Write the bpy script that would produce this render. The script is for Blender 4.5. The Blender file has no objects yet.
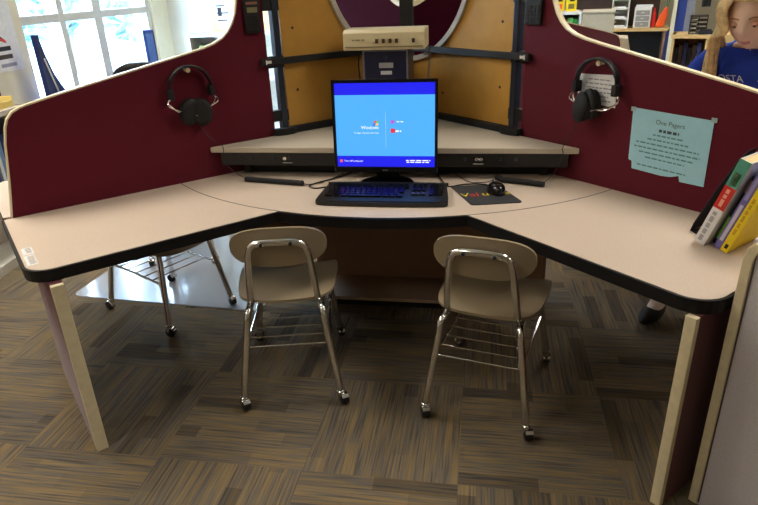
import bpy, bmesh, math, random
from math import sin, cos, pi, radians, sqrt
from mathutils import Vector, Matrix
random.seed(7)
S = bpy.context.scene
COL = S.collection
s2 = sqrt(.5)
A = Vector((-s2, -s2, 0)); B = Vector((s2, -s2, 0)); Z = Vector((0, 0, 1))
H = .62                                   # worktop height
EYE = Vector((.35483, -2.99105, 1.31356))

# ------------------------------------------------------------------ materials
def srgb(r, g, b):
    f = lambda c: (c/255/12.92) if c/255 <= .04045 else ((c/255+.055)/1.055)**2.4
    return (f(r), f(g), f(b), 1)
MATS = {}
def mat(name, col, rough=.5, metal=0, var=.06, scale=40, bump=0, spec=.5, emit=None, estr=1, coat=0):
    if name in MATS: return MATS[name]
    m = bpy.data.materials.new(name); m.use_nodes = True
    nt = m.node_tree; N = nt.nodes; L = nt.links
    p = N['Principled BSDF']
    p.inputs['Roughness'].default_value = rough; p.inputs['Metallic'].default_value = metal
    p.inputs['Specular IOR Level'].default_value = spec
    p.inputs['Coat Weight'].default_value = coat
    tc = N.new('ShaderNodeTexCoord'); nz = N.new('ShaderNodeTexNoise')
    nz.inputs['Scale'].default_value = scale; nz.inputs['Detail'].default_value = 4
    L.new(tc.outputs['Object'], nz.inputs['Vector'])
    r = N.new('ShaderNodeValToRGB')
    c = col
    r.color_ramp.elements[0].position = .3; r.color_ramp.elements[1].position = .7
    r.color_ramp.elements[0].color = (c[0]*(1-var), c[1]*(1-var), c[2]*(1-var), 1)
    r.color_ramp.elements[1].color = (min(1, c[0]*(1+var)), min(1, c[1]*(1+var)), min(1, c[2]*(1+var)), 1)
    L.new(nz.outputs['Fac'], r.inputs['Fac']); L.new(r.outputs['Color'], p.inputs['Base Color'])
    if bump:
        b = N.new('ShaderNodeBump'); b.inputs['Strength'].default_value = bump; b.inputs['Distance'].default_value = .002
        L.new(nz.outputs['Fac'], b.inputs['Height']); L.new(b.outputs['Normal'], p.inputs['Normal'])
    if emit:
        p.inputs['Emission Color'].default_value = emit; p.inputs['Emission Strength'].default_value = estr
    MATS[name] = m
    return m

laminate = mat('cream laminate', srgb(207, 189, 170), .42, var=.07, scale=260, spec=.35)
shelf_lam = mat('grey laminate', srgb(200, 190, 172), .45, var=.06, scale=260, spec=.35)
blackedge = mat('black vinyl edge', srgb(20, 20, 22), .45, spec=.3)
burg = mat('burgundy fabric panel', srgb(92, 14, 33), .8, var=.12, scale=320, bump=.25, spec=.1)
burg.node_tree.nodes['Principled BSDF'].inputs['Sheen Weight'].default_value = .3
trimc = mat('cream edge trim', srgb(222, 208, 172), .4)
ringm = mat('silver grey edge trim', srgb(190, 182, 170), .22, var=.03)
wood = mat('golden maple board', srgb(196, 146, 66), .42, var=.05, scale=18, spec=.3)
woodd = mat('brown board', srgb(150, 112, 84), .5, var=.06, scale=14)
steel = mat('dark blue grey steel', srgb(62, 68, 82), .3, .7)
black = mat('black plastic', srgb(22, 22, 24), .4)
blackm = mat('matte black plastic', srgb(17, 17, 18), .65)
glossb = mat('glossy black plastic', srgb(12, 12, 14), .15)
chrome = mat('chrome', srgb(226, 225, 224), .14, 1, var=.02)
taupe = mat('taupe moulded plastic', srgb(150, 134, 108), .38, var=.03, scale=300)
white = mat('white plastic', srgb(225, 222, 212), .45)
beigep = mat('aged beige plastic', srgb(224, 208, 166), .45, var=.03)
paperw = mat('white paper', srgb(226, 226, 226), .8)
paperb = mat('light blue paper', srgb(164, 214, 230), .8, var=.03)
ink = mat('grey ink', srgb(70, 84, 92), .8)
darkink = mat('dark ink', srgb(40, 40, 48), .8)
wallm = mat('cream painted wall', srgb(226, 218, 192), .8, var=.03, scale=8)
wallg = mat('white painted wall', srgb(228, 226, 214), .8, var=.03, scale=8)
winfr = mat('white window frame', srgb(205, 205, 196), .5)
skin = mat('skin', srgb(250, 216, 194), .55, var=.04, scale=20)
lipm = mat('lips', srgb(216, 148, 136), .5)
shirt = mat('royal blue cotton', srgb(26, 62, 176), .85, var=.12, scale=30, bump=.2)
denim = mat('blue denim', srgb(60, 74, 110), .85, var=.15, scale=90)
hairm = mat('blonde hair', srgb(236, 204, 146), .45, var=.25, scale=60)
orange = mat('orange nylon', srgb(240, 90, 20), .5)
yellow = mat('yellow card', srgb(236, 206, 20), .55)
red = mat('red gloss', srgb(205, 40, 34), .45)
teal = mat('teal cover', srgb(84, 160, 138), .5, var=.12, scale=60)
lav = mat('lavender cover', srgb(112, 104, 176), .5)
green = mat('green cover', srgb(40, 140, 60), .55)
lime = mat('lime print', srgb(120, 190, 50), .5)
navy = mat('navy blue', srgb(28, 40, 92), .6)
bluec = mat('blue painted steel', srgb(36, 58, 130), .5)
greyp = mat('grey fabric', srgb(204, 197, 203), .85, var=.08, scale=300, bump=.25)
greyw = mat('warm grey board', srgb(176, 166, 142), .55)
oak = mat('light oak', srgb(206, 172, 112), .5, var=.1, scale=14)
dkwood = mat('dark walnut', srgb(64, 44, 34), .5, var=.12, scale=14)
cordm = mat('black rubber cord', srgb(16, 16, 17), .5)
foam = mat('black foam tube', srgb(20, 20, 21), .8)

def carpet():
    m = bpy.data.materials.new('striped carpet tiles'); m.use_nodes = True
    nt = m.node_tree; N = nt.nodes; L = nt.links; p = N['Principled BSDF']
    p.inputs['Roughness'].default_value = .95; p.inputs['Specular IOR Level'].default_value = .12
    geo = N.new('ShaderNodeNewGeometry'); sep = N.new('ShaderNodeSeparateXYZ')
    L.new(geo.outputs['Position'], sep.inputs[0])
    def mth(op, a, b=None):
        n = N.new('ShaderNodeMath'); n.operation = op
        for i, v in enumerate((a, b)):
            if v is None: continue
            if isinstance(v, (int, float)): n.inputs[i].default_value = v
            else: L.new(v, n.inputs[i])
        return n.outputs[0]
    def mixf(f, a, b): return mth('ADD', mth('MULTIPLY', f, a), mth('MULTIPLY', mth('SUBTRACT', 1.0, f), b))
    T = .46
    x = mth('ADD', mth('DIVIDE', sep.outputs[0], T), 20.3); y = mth('ADD', mth('DIVIDE', sep.outputs[1], T), 20.62)
    fx = mth('FLOOR', x); fy = mth('FLOOR', y)
    par = mth('MODULO', mth('ADD', fx, fy), 2.0)
    u = mixf(par, x, y); v = mixf(par, y, x)
    def comb(a, b, c=0.0):
        n = N.new('ShaderNodeCombineXYZ')
        for i, q in enumerate((a, b, c)):
            if isinstance(q, (int, float)): n.inputs[i].default_value = q
            else: L.new(q, n.inputs[i])
        return n.outputs[0]
    def noise(vec, sc, det=2):
        n = N.new('ShaderNodeTexNoise'); n.inputs['Scale'].default_value = sc; n.inputs['Detail'].default_value = det
        L.new(vec, n.inputs['Vector']); return n.outputs['Fac']
    def white_(vec):
        n = N.new('ShaderNodeTexWhiteNoise'); n.noise_dimensions = '3D'; L.new(vec, n.inputs['Vector']); return n.outputs['Value']
    tile = mth('ADD', mth('MULTIPLY', fx, 7.13), mth('MULTIPLY', fy, 3.37))
    fine = noise(comb(mth('MULTIPLY', u, 78.0), mth('MULTIPLY', v, 2.2), tile), 1.0, 3)       # thin long threads
    mid = white_(comb(mth('FLOOR', mth('MULTIPLY', u, 9.0)), mth('FLOOR', mth('ADD', mth('MULTIPLY', v, 1.6), mth('MULTIPLY', mth('FLOOR', mth('MULTIPLY', u, 9.0)), .37))), tile))
    loop = noise(comb(mth('MULTIPLY', x, 160.0), mth('MULTIPLY', y, 160.0), 0.0), 1.0, 1)
    r1 = N.new('ShaderNodeValToRGB'); cr = r1.color_ramp
    cr.elements[0].position = .34; cr.elements[0].color = srgb(92, 86, 78)
    cr.elements[1].position = .64; cr.elements[1].color = srgb(142, 122, 90)
    e = cr.elements.new(.44); e.color = srgb(112, 107, 100)
    e = cr.elements.new(.53); e.color = srgb(126, 111, 86)
    L.new(fine, r1.inputs[0])
    r2 = N.new('ShaderNodeValToRGB'); r2.color_ramp.interpolation = 'CONSTANT'
    r2.color_ramp.elements[0].position = 0; r2.color_ramp.elements[0].color = (.55, .55, .57, 1)
    r2.color_ramp.elements[1].position = .10; r2.color_ramp.elements[1].color = (.86, .86, .88, 1)
    e = r2.color_ramp.elements.new(.4); e.color = (1, .98, .94, 1)
    e = r2.color_ramp.elements.new(.8); e.color = (1.1, 1.04, .94, 1)
    L.new(mid, r2.inputs[0])
    mx = N.new('ShaderNodeMix'); mx.data_type = 'RGBA'; mx.blend_type = 'MULTIPLY'; mx.inputs[0].default_value = .85
    L.new(r1.outputs[0], mx.inputs[6]); L.new(r2.outputs[0], mx.inputs[7])
    mx2 = N.new('ShaderNodeMix'); mx2.data_type = 'RGBA'; mx2.blend_type = 'MULTIPLY'; mx2.inputs[0].default_value = .45
    r3 = N.new('ShaderNodeValToRGB'); r3.color_ramp.elements[0].color = (.35, .35, .35, 1); r3.color_ramp.elements[1].color = (1.2, 1.2, 1.2, 1)
    L.new(loop, r3.inputs[0]); L.new(mx.outputs[2], mx2.inputs[6]); L.new(r3.outputs[0], mx2.inputs[7])
    L.new(mx2.outputs[2], p.inputs['Base Color'])
    b = N.new('ShaderNodeBump'); b.inputs['Strength'].default_value = .5; b.inputs['Distance'].default_value = .003
    L.new(loop, b.inputs['Height']); L.new(b.outputs[0], p.inputs['Normal'])
    return m
carpetm = carpet()

def plastic_mat():
    m = bpy.data.materials.new('clear vinyl'); m.use_nodes = True
    p = m.node_tree.nodes['Principled BSDF']; nt = m.node_tree
    p.inputs['Base Color'].default_value = (.8, .84, .88, 1); p.inputs['Roughness'].default_value = .14
    p.inputs['Transmission Weight'].default_value = .55; p.inputs['IOR'].default_value = 1.75
    nz = nt.nodes.new('ShaderNodeTexNoise'); nz.inputs['Scale'].default_value = 9
    b = nt.nodes.new('ShaderNodeBump'); b.inputs['Strength'].default_value = .08; b.inputs['Distance'].default_value = .01
    nt.links.new(nz.outputs['Fac'], b.inputs['Height']); nt.links.new(b.outputs[0], p.inputs['Normal'])
    return m
vinyl = plastic_mat()
def glass_mat():
    m = bpy.data.materials.new('window glass'); m.use_nodes = True
    nt = m.node_tree; N = nt.nodes; L = nt.links
    for n in list(N): N.remove(n)
    out = N.new('ShaderNodeOutputMaterial'); tr = N.new('ShaderNodeBsdfTransparent'); gl = N.new('ShaderNodeBsdfGlossy')
    gl.inputs['Roughness'].default_value = .02; tr.inputs[0].default_value = (.93, .97, 1, 1)
    lwt = N.new('ShaderNodeLayerWeight'); lwt.inputs[0].default_value = .5; fr = N.new('ShaderNodeMath'); fr.operation = 'POWER'; fr.inputs[1].default_value = 5; L.new(lwt.outputs['Facing'], fr.inputs[0])
    mx = N.new('ShaderNodeMixShader')
    L.new(fr.outputs[0], mx.inputs[0]); L.new(tr.outputs[0], mx.inputs[1]); L.new(gl.outputs[0], mx.inputs[2]); L.new(mx.outputs[0], out.inputs[0])
    return m
glassm = glass_mat()
def screen_mat(name, col, st):
    m = bpy.data.materials.new(name); m.use_nodes = True
    nt = m.node_tree; p = nt.nodes['Principled BSDF']
    p.inputs['Base Color'].default_value = (.01, .01, .01, 1); p.inputs['Roughness'].default_value = .35
    p.inputs['Emission Color'].default_value = col; p.inputs['Emission Strength'].default_value = st
    tc = nt.nodes.new('ShaderNodeTexCoord'); g = nt.nodes.new('ShaderNodeTexNoise'); g.inputs['Scale'].default_value = 3
    r = nt.nodes.new('ShaderNodeValToRGB')
    r.color_ramp.elements[0].color = tuple(c*.92 for c in col[:3])+(1,); r.color_ramp.elements[1].color = tuple(min(1, c*1.06) for c in col[:3])+(1,)
    nt.links.new(tc.outputs['Object'], g.inputs['Vector']); nt.links.new(g.outputs['Fac'], r.inputs[0]); nt.links.new(r.outputs[0], p.inputs['Emission Color'])
    return m

# ------------------------------------------------------------------ geometry helpers
WA = lambda u, w, z: A*u + B*w + Z*z           # u along the left arm, w out of its face
WB = lambda u, w, z: B*u + A*w + Z*z           # the right arm
WNA = lambda u, w, z: A*(-u) + B*w + Z*z       # the arm behind the right one
WNB = lambda u, w, z: B*(-u) + A*w + Z*z
W0 = lambda x, y, z: Vector((x, y, z))

class G:
    def __init__(s): s.bm = bmesh.new()
    def box(s, mp, u0, u1, w0, w1, z0, z1, mi=0):
        v = [s.bm.verts.new(mp(u, w, z)) for z in (z0, z1) for w in (w0, w1) for u in (u0, u1)]
        for f in ((0, 1, 3, 2), (4, 6, 7, 5), (0, 4, 5, 1), (2, 3, 7, 6), (0, 2, 6, 4), (1, 5, 7, 3)):
            s.bm.faces.new([v[i] for i in f]).material_index = mi
        return s
    def obox(s, c, sz, R=None, mi=0):
        R = R or Matrix.Identity(3); c = Vector(c)
        return s.box(lambda u, w, z: c + R @ Vector((u, w, z)), -sz[0]/2, sz[0]/2, -sz[1]/2, sz[1]/2, -sz[2]/2, sz[2]/2, mi)
    def prism(s, pts, f, t0, t1, mi=0):
        a = [s.bm.verts.new(f(p, t0)) for p in pts]; b = [s.bm.verts.new(f(p, t1)) for p in pts]; n = len(pts)
        s.bm.faces.new(a).material_index = mi; s.bm.faces.new(b[::-1]).material_index = mi
        for i in range(n):
            j = (i+1) % n; s.bm.faces.new((a[i], b[i], b[j], a[j])).material_index = mi
        return s
    def tube(s, pts, r, seg=8, closed=False, mi=0, flat=None):
        pts = [Vector(p) for p in pts]; n = len(pts); rings = []
        rr = r if isinstance(r, (list, tuple)) else [r]*n
        up = None
        for i, p in enumerate(pts):
            if closed: t = pts[(i+1) % n]-pts[i-1]
            else: t = pts[min(i+1, n-1)]-pts[max(i-1, 0)]
            t.normalize()
            if up is None:
                up = Vector((0, 0, 1)) if abs(t.z) < .9 else Vector((1, 0, 0))
            x = (up - t*up.dot(t)).normalized(); y = t.cross(x); up = x
            rings.append([s.bm.verts.new(p + x*(rr[i]*cos(2*pi*k/seg)) + y*(rr[i]*(flat or 1)*sin(2*pi*k/seg))) for k in range(seg)])
        m = n if closed else n-1
        for i in range(m):
            a, b = rings[i], rings[(i+1) % n]
            for k in range(seg):
                s.bm.faces.new((a[k], a[(k+1) % seg], b[(k+1) % seg], b[k])).material_index = mi
        if not closed:
            s.bm.faces.new(rings[0][::-1]).material_index = mi; s.bm.faces.new(rings[-1]).material_index = mi
        return s
    def lathe(s, prof, c, R=None, seg=20, mi=0):
        R = R or Matrix.Identity(3); c = Vector(c); rings = []
        for r, h in prof:
            rings.append([s.bm.verts.new(c + R @ Vector((r*cos(2*pi*k/seg), r*sin(2*pi*k/seg), h))) for k in range(seg)])
        for i in range(len(rings)-1):
            a, b = rings[i], rings[i+1]
            for k in range(seg):
                s.bm.faces.new((a[k], a[(k+1) % seg], b[(k+1) % seg], b[k])).material_index = mi
        s.bm.faces.new(rings[0][::-1]).material_index = mi; s.bm.faces.new(rings[-1]).material_index = mi
        return s
    def grid(s, f, nu, nv, mi=0, closeu=False):
        v = [[s.bm.verts.new(f(i/nu, j/nv)) for j in range(nv+1)] for i in range(nu + (0 if closeu else 1))]
        for i in range(nu):
            for j in range(nv):
                a, b = v[i], v[(i+1) % len(v)]
                s.bm.faces.new((a[j], b[j], b[j+1], a[j+1])).material_index = mi
        return s
    def ball(s, c, r, R=None, nu=16, nv=10, mi=0):
        R = R or Matrix.Identity(3); c = Vector(c); r = (r, r, r) if isinstance(r, (int, float)) else r
        rings = []
        for j in range(1, nv):
            t = pi*j/nv
            rings.append([s.bm.verts.new(c + R @ Vector((r[0]*sin(t)*cos(2*pi*k/nu), r[1]*sin(t)*sin(2*pi*k/nu), r[2]*cos(t)))) for k in range(nu)])
        top = s.bm.verts.new(c + R @ Vector((0, 0, r[2]))); bot = s.bm.verts.new(c - R @ Vector((0, 0, r[2])))
        for k in range(nu):
            s.bm.faces.new((top, rings[0][k], rings[0][(k+1) % nu])).material_index = mi
            s.bm.faces.new((bot, rings[-1][(k+1) % nu], rings[-1][k])).material_index = mi
            for i in range(len(rings)-1):
                s.bm.faces.new((rings[i][k], rings[i+1][k], rings[i+1][(k+1) % nu], rings[i][(k+1) % nu])).material_index = mi
        return s
    def strip(s, path, f, win, wout, t0, t1, closed=False, mi=0):
        """a band running along a 2-D path; win / wout = how far it reaches inside / outside the path"""
        n = len(path); P = [Vector((p[0], p[1])) for p in path]; secs = []
        for i in range(n):
            if closed: t = P[(i+1) % n]-P[i-1]
            else: t = P[min(i+1, n-1)]-P[max(i-1, 0)]
            t.normalize(); nn = Vector((t.y, -t.x))
            a, b = P[i]-nn*win, P[i]+nn*wout
            secs.append([s.bm.verts.new(f(q, t_)) for q, t_ in ((a, t0), (b, t0), (b, t1), (a, t1))])
        for i in range(n if closed else n-1):
            a, b = secs[i], secs[(i+1) % n]
            for k in range(4):
                s.bm.faces.new((a[k], a[(k+1) % 4], b[(k+1) % 4], b[k])).material_index = mi
        if not closed:
            s.bm.faces.new(secs[0][::-1]).material_index = mi; s.bm.faces.new(secs[-1]).material_index = mi
        return s
    def build(s, name, mats, parent=None, smooth=False, bevel=0, loc=None, local=False, auto=True, subsurf=0):
        bmesh.ops.recalc_face_normals(s.bm, faces=s.bm.faces)
        me = bpy.data.meshes.new(name); s.bm.to_mesh(me); s.bm.free()
        o = bpy.data.objects.new(name, me); COL.objects.link(o)
        for m in (mats if isinstance(mats, (list, tuple)) else [mats]): me.materials.append(m)
        if not local:
            if parent is not None:
                q = parent
                base = Vector((0, 0, 0))
                while q is not None: base += q.location; q = q.parent
            else:
                vs = [v.co for v in me.vertices]
                base = Vector(((min(v.x for v in vs)+max(v.x for v in vs))/2, (min(v.y for v in vs)+max(v.y for v in vs))/2, min(v.z for v in vs)))
                o.location = base
            me.transform(Matrix.Translation(-base))
        elif loc is not None: o.location = loc
        if parent is not None: o.parent = parent
        if smooth:
            for p in me.polygons: p.use_smooth = True
            if auto:
                md = o.modifiers.new('es', 'EDGE_SPLIT'); md.split_angle = radians(40)
        if bevel:
            md = o.modifiers.new('bv', 'BEVEL'); md.width = bevel; md.segments = 2; md.limit_method = 'ANGLE'; md.angle_limit = radians(40)
        if subsurf:
            md = o.modifiers.new('ss', 'SUBSURF'); md.levels = subsurf; md.render_levels = subsurf
        return o

def tag(o, label=None, cat=None, group=None, kind=None):
    if label: o['label'] = label
    if cat: o['category'] = cat
    if group: o['group'] = group
    if kind: o['kind'] = kind
    return o
def thing(name, label, cat, loc=(0, 0, 0), rz=0, group=None):
    o = bpy.data.objects.new(name, None); COL.objects.link(o); o.empty_display_size = .05
    o.location = loc; o.rotation_euler = (0, 0, rz)
    return tag(o, label, cat, group)
def struct(o): o['kind'] = 'structure'; return o
ORD = 'first second third fourth fifth sixth seventh eighth ninth tenth eleventh twelfth thirteenth fourteenth fifteenth sixteenth seventeenth eighteenth nineteenth twentieth'.split()
def kids(o): return [c for c in COL.objects if c.parent == o]
def copy_tree(o, parent=None):
    c = o.copy(); COL.objects.link(c)
    if parent is not None: c.parent = parent
    for k in kids(o): copy_tree(k, c)
    return c
def smooth_path(pts, n=6, closed=False):
    pts = [Vector(p) for p in pts]; out = []; m = len(pts)
    rng = range(m if closed else m-1)
    for i in rng:
        p0 = pts[i-1] if (closed or i > 0) else pts[0]; p1 = pts[i]; p2 = pts[(i+1) % m]
        p3 = pts[(i+2) % m] if (closed or i+2 < m) else pts[-1]
        for k in range(n):
            t = k/n
            out.append(.5*((2*p1)+(p2-p0)*t+(2*p0-5*p1+4*p2-p3)*t*t+(3*p1-p0-3*p2+p3)*t**3))
    if not closed: out.append(pts[-1])
    return out
def text_geo(g, txt, size, o, ux, uy, thick=.0006, mi=0, align='LEFT', shear=0):
    """lettering as mesh: o origin, ux/uy unit vectors of the text plane"""
    cu = bpy.data.curves.new('lettering', 'FONT'); cu.body = txt; cu.size = size; cu.align_x = align; cu.extrude = 0; cu.shear = shear; cu.resolution_u = 3
    ob = bpy.data.objects.new('lettering', cu); COL.objects.link(ob)
    bpy.context.view_layer.update()
    me = bpy.data.meshes.new_from_object(ob.evaluated_get(bpy.context.evaluated_depsgraph_get()))
    bpy.data.objects.remove(ob); bpy.data.curves.remove(cu)
    o = Vector(o); ux = Vector(ux); uy = Vector(uy); n = ux.cross(uy).normalized()*thick
    vs = [g.bm.verts.new(o + ux*v.co.x + uy*v.co.y + n) for v in me.vertices]
    for p in me.polygons:
        try: g.bm.faces.new([vs[i] for i in p.vertices]).material_index = mi
        except ValueError: pass
    bpy.data.meshes.remove(me)
def word_lines(g, o, ux, uy, widths, dy, h, thick=.0006, mi=0):
    """unreadable small print: rows of word-long strokes, centred on o"""
    o = Vector(o); ux = Vector(ux); uy = Vector(uy); n = ux.cross(uy).normalized()*thick
    for k, w in enumerate(widths):
        x = -w/2
        while x < w/2:
            l = min(random.uniform(.008, .022), w/2-x)
            p = o + ux*x - uy*(k*dy) + n
            q = [p, p+ux*l, p+ux*l+uy*h, p+uy*h]
            g.bm.faces.new([g.bm.verts.new(v) for v in q]).material_index = mi
            x += l+.004
def hd(deg, d, z):
    a = radians(deg); return Vector((EYE.x+d*sin(a), EYE.y+d*cos(a), z))
def facing(deg):
    """frame of a thing at heading deg that faces the viewer: u to the right, w away, z up"""
    a = radians(deg); return Vector((cos(a), -sin(a), 0)), Vector((sin(a), cos(a), 0))
def frame_at(deg, d):
    u, w = facing(deg); o = hd(deg, d, 0)
    return lambda x, y, z: o + u*x + w*y + Z*z

# ------------------------------------------------------------------ setting
DW = Vector((-.122, .9925, 0)); NW = Vector((.9925, .122, 0)); PW = Vector((-2.466, .611, 0))
ww = lambda s_, t, z: PW + DW*s_ + NW*t + Z*z        # window wall: s along, t into the room
CEIL = 2.8
fl = G(); fl.box(lambda x, y, z: PW+DW*y+NW*x+Z*z, -.2, 9, -8.2, 6.6, -.1, 0)
struct(fl.build('floor', carpetm))
c = G(); c.box(lambda x, y, z: PW+DW*y+NW*x+Z*z, -.2, 9, -8.2, 6.6, CEIL, CEIL+.1)
struct(c.build('ceiling', wallg))
SILL, HEAD = .42, 2.35
wins = [(-.02, 2.11)]
def wallband(g, s0, s1, z0, z1): g.box(ww, s0, s1, -.2, 0, z0, z1)
g = G(); wallband(g, -8, 2.5, 0, SILL); wallband(g, -8, 2.5, HEAD, CEIL)
wallband(g, 2.11, 2.5, SILL, HEAD); wallband(g, -8, -.02, SILL, HEAD)
struct(g.build('wall_left', wallm))
for i, (s0, s1) in enumerate(wins):
    if i == 0:
        mull = [(s0, s0+.03), (.485, .56), (1.0, 1.13), (2.03, 2.11)]
    else:
        w = s1-s0; mull = [(s0, s0+.05), (s0+w*.27, s0+w*.27+.07), (s0+w*.5, s0+w*.5+.07), (s1-.05, s1)]
    g = G()
    for m0, m1 in mull: g.box(ww, m0, m1, -.12, -.03, SILL, HEAD)
    for z0, z1 in ((SILL, SILL+.05), (1.168, 1.222), (1.8, 1.85), (HEAD-.05, HEAD)): g.box(ww, s0, s1, -.118, -.032, z0, z1)
    wf = struct(g.build('window_%d' % (i+1), winfr))
    g = G(); g.box(ww, s0, s1, -.077, -.072, SILL, HEAD); g.build('pane', glassm, wf)
    g = G(); g.box(ww, s0-.04, s1+.04, -.03, .05, SILL-.03, SILL+.005); g.build('window_sill', winfr, wf)
# far walls
g = G(); g.box(ww, 2.5, 2.65, -.2, 1.62, 0, CEIL); struct(g.build('wall_alcove', wallg))
g = G(); g.box(ww, 2.65, 6.4, 1.5, 1.62, 0, CEIL); struct(g.build('wall_return', wallg))
g = G(); g.box(ww, 6.4, 6.55, 1.5, 8.85, 0, CEIL); struct(g.build('wall_back', wallm))
g = G(); g.box(ww, -8.2, 6.55, 8.85, 9, 0, CEIL); struct(g.build('wall_right', wallm))
g = G(); g.box(ww, -8.2, -8, -.2, 8.85, 0, CEIL); struct(g.build('wall_front', wallg))
g = G(); g.box(ww, 2.49, 2.5, .0, 1.6, 0, .1); struct(g.build('baseboard_alcove', blackm))

# ceiling troffers: housings with real lamps
lights = [(-1.5, -3.3), (-1.9, -.95), (1.7, -.95), (-.9, 1.7), (1.9, 1.7), (1.2, 4.2), (3.6, 4.0), (4.2, -.9), (4.2, -3.3)]
tubem = mat('lit diffuser', (.9, .9, .88, 1), .5, emit=(1, .92, .82, 1), estr=1.2)
for x, y in lights:
    g = G()
    g.strip([(x-.3, y-.6), (x+.3, y-.6), (x+.3, y+.6), (x-.3, y+.6)], lambda q, t: Vector((q.x, q.y, t)), .03, .0, CEIL-.03, CEIL, closed=True)
    fr = struct(g.build('ceiling_light', white)); fr['kind'] = 'structure'
    g = G(); g.box(W0, x-.27, x+.27, y-.57, y+.57, CEIL-.012, CEIL-.004); g.build('diffuser', tubem, fr)
    ld = bpy.data.lights.new('troffer lamp', 'AREA'); ld.shape = 'RECTANGLE'; ld.size = .54; ld.size_y = 1.14; ld.energy = 23; ld.spread = radians(155); ld.color = (1, .93, .85)
    if y > 3: ld.energy = 26
    if y == -.95: ld.energy = 34 if x < 0 else 29
    if y < -3: ld.energy = 15
    lo = bpy.data.objects.new('troffer lamp', ld); COL.objects.link(lo); lo.location = (x, y, CEIL-.035)

# outside
g = G(); g.box(W0, -60, -2.9, -40, 60, -.5, -.4)
struct(g.build('ground', mat('pale paving', srgb(196, 204, 206), .9, var=.25, scale=.8)))
leafm = mat('sunlit leaves', srgb(128, 165, 168), .8, var=.35, scale=3)
barkm = mat('bark', srgb(110, 100, 90), .9)
for i, (x, y, hh, rr) in enumerate([(-8, 7.2, 1.9, 1.0), (-9.5, 11, 2.4, 1.3), (-6.9, 9.8, 1.5, .8), (-12, 20, 3.2, 1.7), (-18, 12, 3.4, 1.7), (-9.8, 4.0, 2.0, 1.0)]):
    t = thing('garden_tree', ['leafy tree outside the window at its left pane', 'pale tree seen through the middle window pane', 'low bush outside the right window pane', 'tall distant tree outside behind the low bush', 'broad distant tree outside the left panes', 'small tree close outside the window frame'][i], 'tree', (x, y, -.4))
    g = G(); g.tube([(x, y, -.4), (x+.1, y, hh*.5), (x, y+.1, hh*.8)], [.12, .09, .05]); g.build('trunk', barkm, t, smooth=True)
    g = G()
    for k in range(260):
        d = Vector((random.gauss(0, 1), random.gauss(0, 1), random.gauss(0, 1))).normalized()*rr*random.uniform(.55, 1.0)
        p = Vector((x, y, hh*.62)) + Vector((d.x, d.y, d.z*.8*hh/(2*rr)))
        R = Matrix.Rotation(random.uniform(0, 6.28), 3, Vector((random.random(), random.random(), .3)).normalized())
        q = .22*rr
        pts = [p + R @ Vector(v) for v in ((-q, 0, 0), (0, -q*.5, .03), (q, 0, 0), (0, q*.5, .03))]
        g.bm.faces.new([g.bm.verts.new(v) for v in pts])
    g.build('foliage', leafm, t)
w = bpy.data.worlds.new('sky'); S.world = w; w.use_nodes = True
nt = w.node_tree; bg = nt.nodes['Background']
tc = nt.nodes.new('ShaderNodeTexCoord'); sp = nt.nodes.new('ShaderNodeSeparateXYZ'); rp = nt.nodes.new('ShaderNodeValToRGB')
rp.color_ramp.elements[0].color = (.82, .93, 1, 1); rp.color_ramp.elements[1].color = (.36, .62, 1, 1); rp.color_ramp.elements[1].position = .7
nt.links.new(tc.outputs['Generated'], sp.inputs[0]); nt.links.new(sp.outputs[2], rp.inputs[0]); nt.links.new(rp.outputs[0], bg.inputs[0])
SKY = 26.0
bg.inputs[1].default_value = SKY

# ------------------------------------------------------------------ workstation: worktops
R0 = 1.165; DEP = .563; END = 1.79; TH = .036
def arc(b): return sqrt(R0*R0-b*b)
def wing_outline(rad, END=END):
    pts = [(arc(DEP*k/10)+.002, DEP*k/10) for k in range(11)]
    back = pts[::1]
    front = [(END-rad+rad*sin(q), DEP-rad+rad*cos(q)) for q in [pi/2*k/8 for k in range(9)]]
    return back, front, END
def wing(name, mp, rad, label, end=END):
    back, front, END = wing_outline(rad, end)
    poly = back + front + [(END, .002)]
    f = lambda q, t: mp(q[0], q[1], t)
    g = G(); g.prism(poly, f, H-.03, H)
    o = g.build(name, [laminate]); tag(o, label, 'desk top')
    path = [back[-1]] + front + [(END, .002)]
    g = G(); g.strip(path, f, .0, .007, H-TH, H-.0012) if False else None
    # band: outward side depends on travel direction
    P = path if True else path[::-1]
    g = G(); g.strip(P, f, .008, -.0005, H-TH, H-.0012) if False else g.strip(P[::-1], f, .0005, .008, H-TH, H-.001)
    g.build('edge_band', blackedge, o)
    g = G(); g.prism(poly, f, H-TH, H-.03); g.build('underside_board', blackm, o)
    return o
wl = wing('worktop_wing', WA, .07, 'cream left wing of the corner desk with black edge')
wr = wing('worktop_wing', WB, .075, 'cream right wing of the corner desk below the blue sheet', 1.812)
# wing of the station behind the left divider
def back_wing(mp, label):
    pts = [(1.0, -.024), (END, -.024), (END, -DEP+.06), (END-.06, -DEP), (1.0, -DEP)]
    f = lambda q, t: mp(q[0], q[1], t)
    g = G(); g.prism(pts, f, H-.03, H); o = g.build('worktop_wing', [laminate]); tag(o, label, 'desk top')
    g = G(); g.strip(pts[1:][::-1], f, .0005, .008, H-TH, H-.001) if mp is WB else g.strip(pts[1:], f, .0005, .008, H-TH, H-.001)
    g.build('edge_band', blackedge, o)
    return o
back_wing(WA, 'cream worktop sliver past the far end of the left burgundy divider')
back_wing(WB, 'cream worktop behind the right divider where the girl leans')
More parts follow.
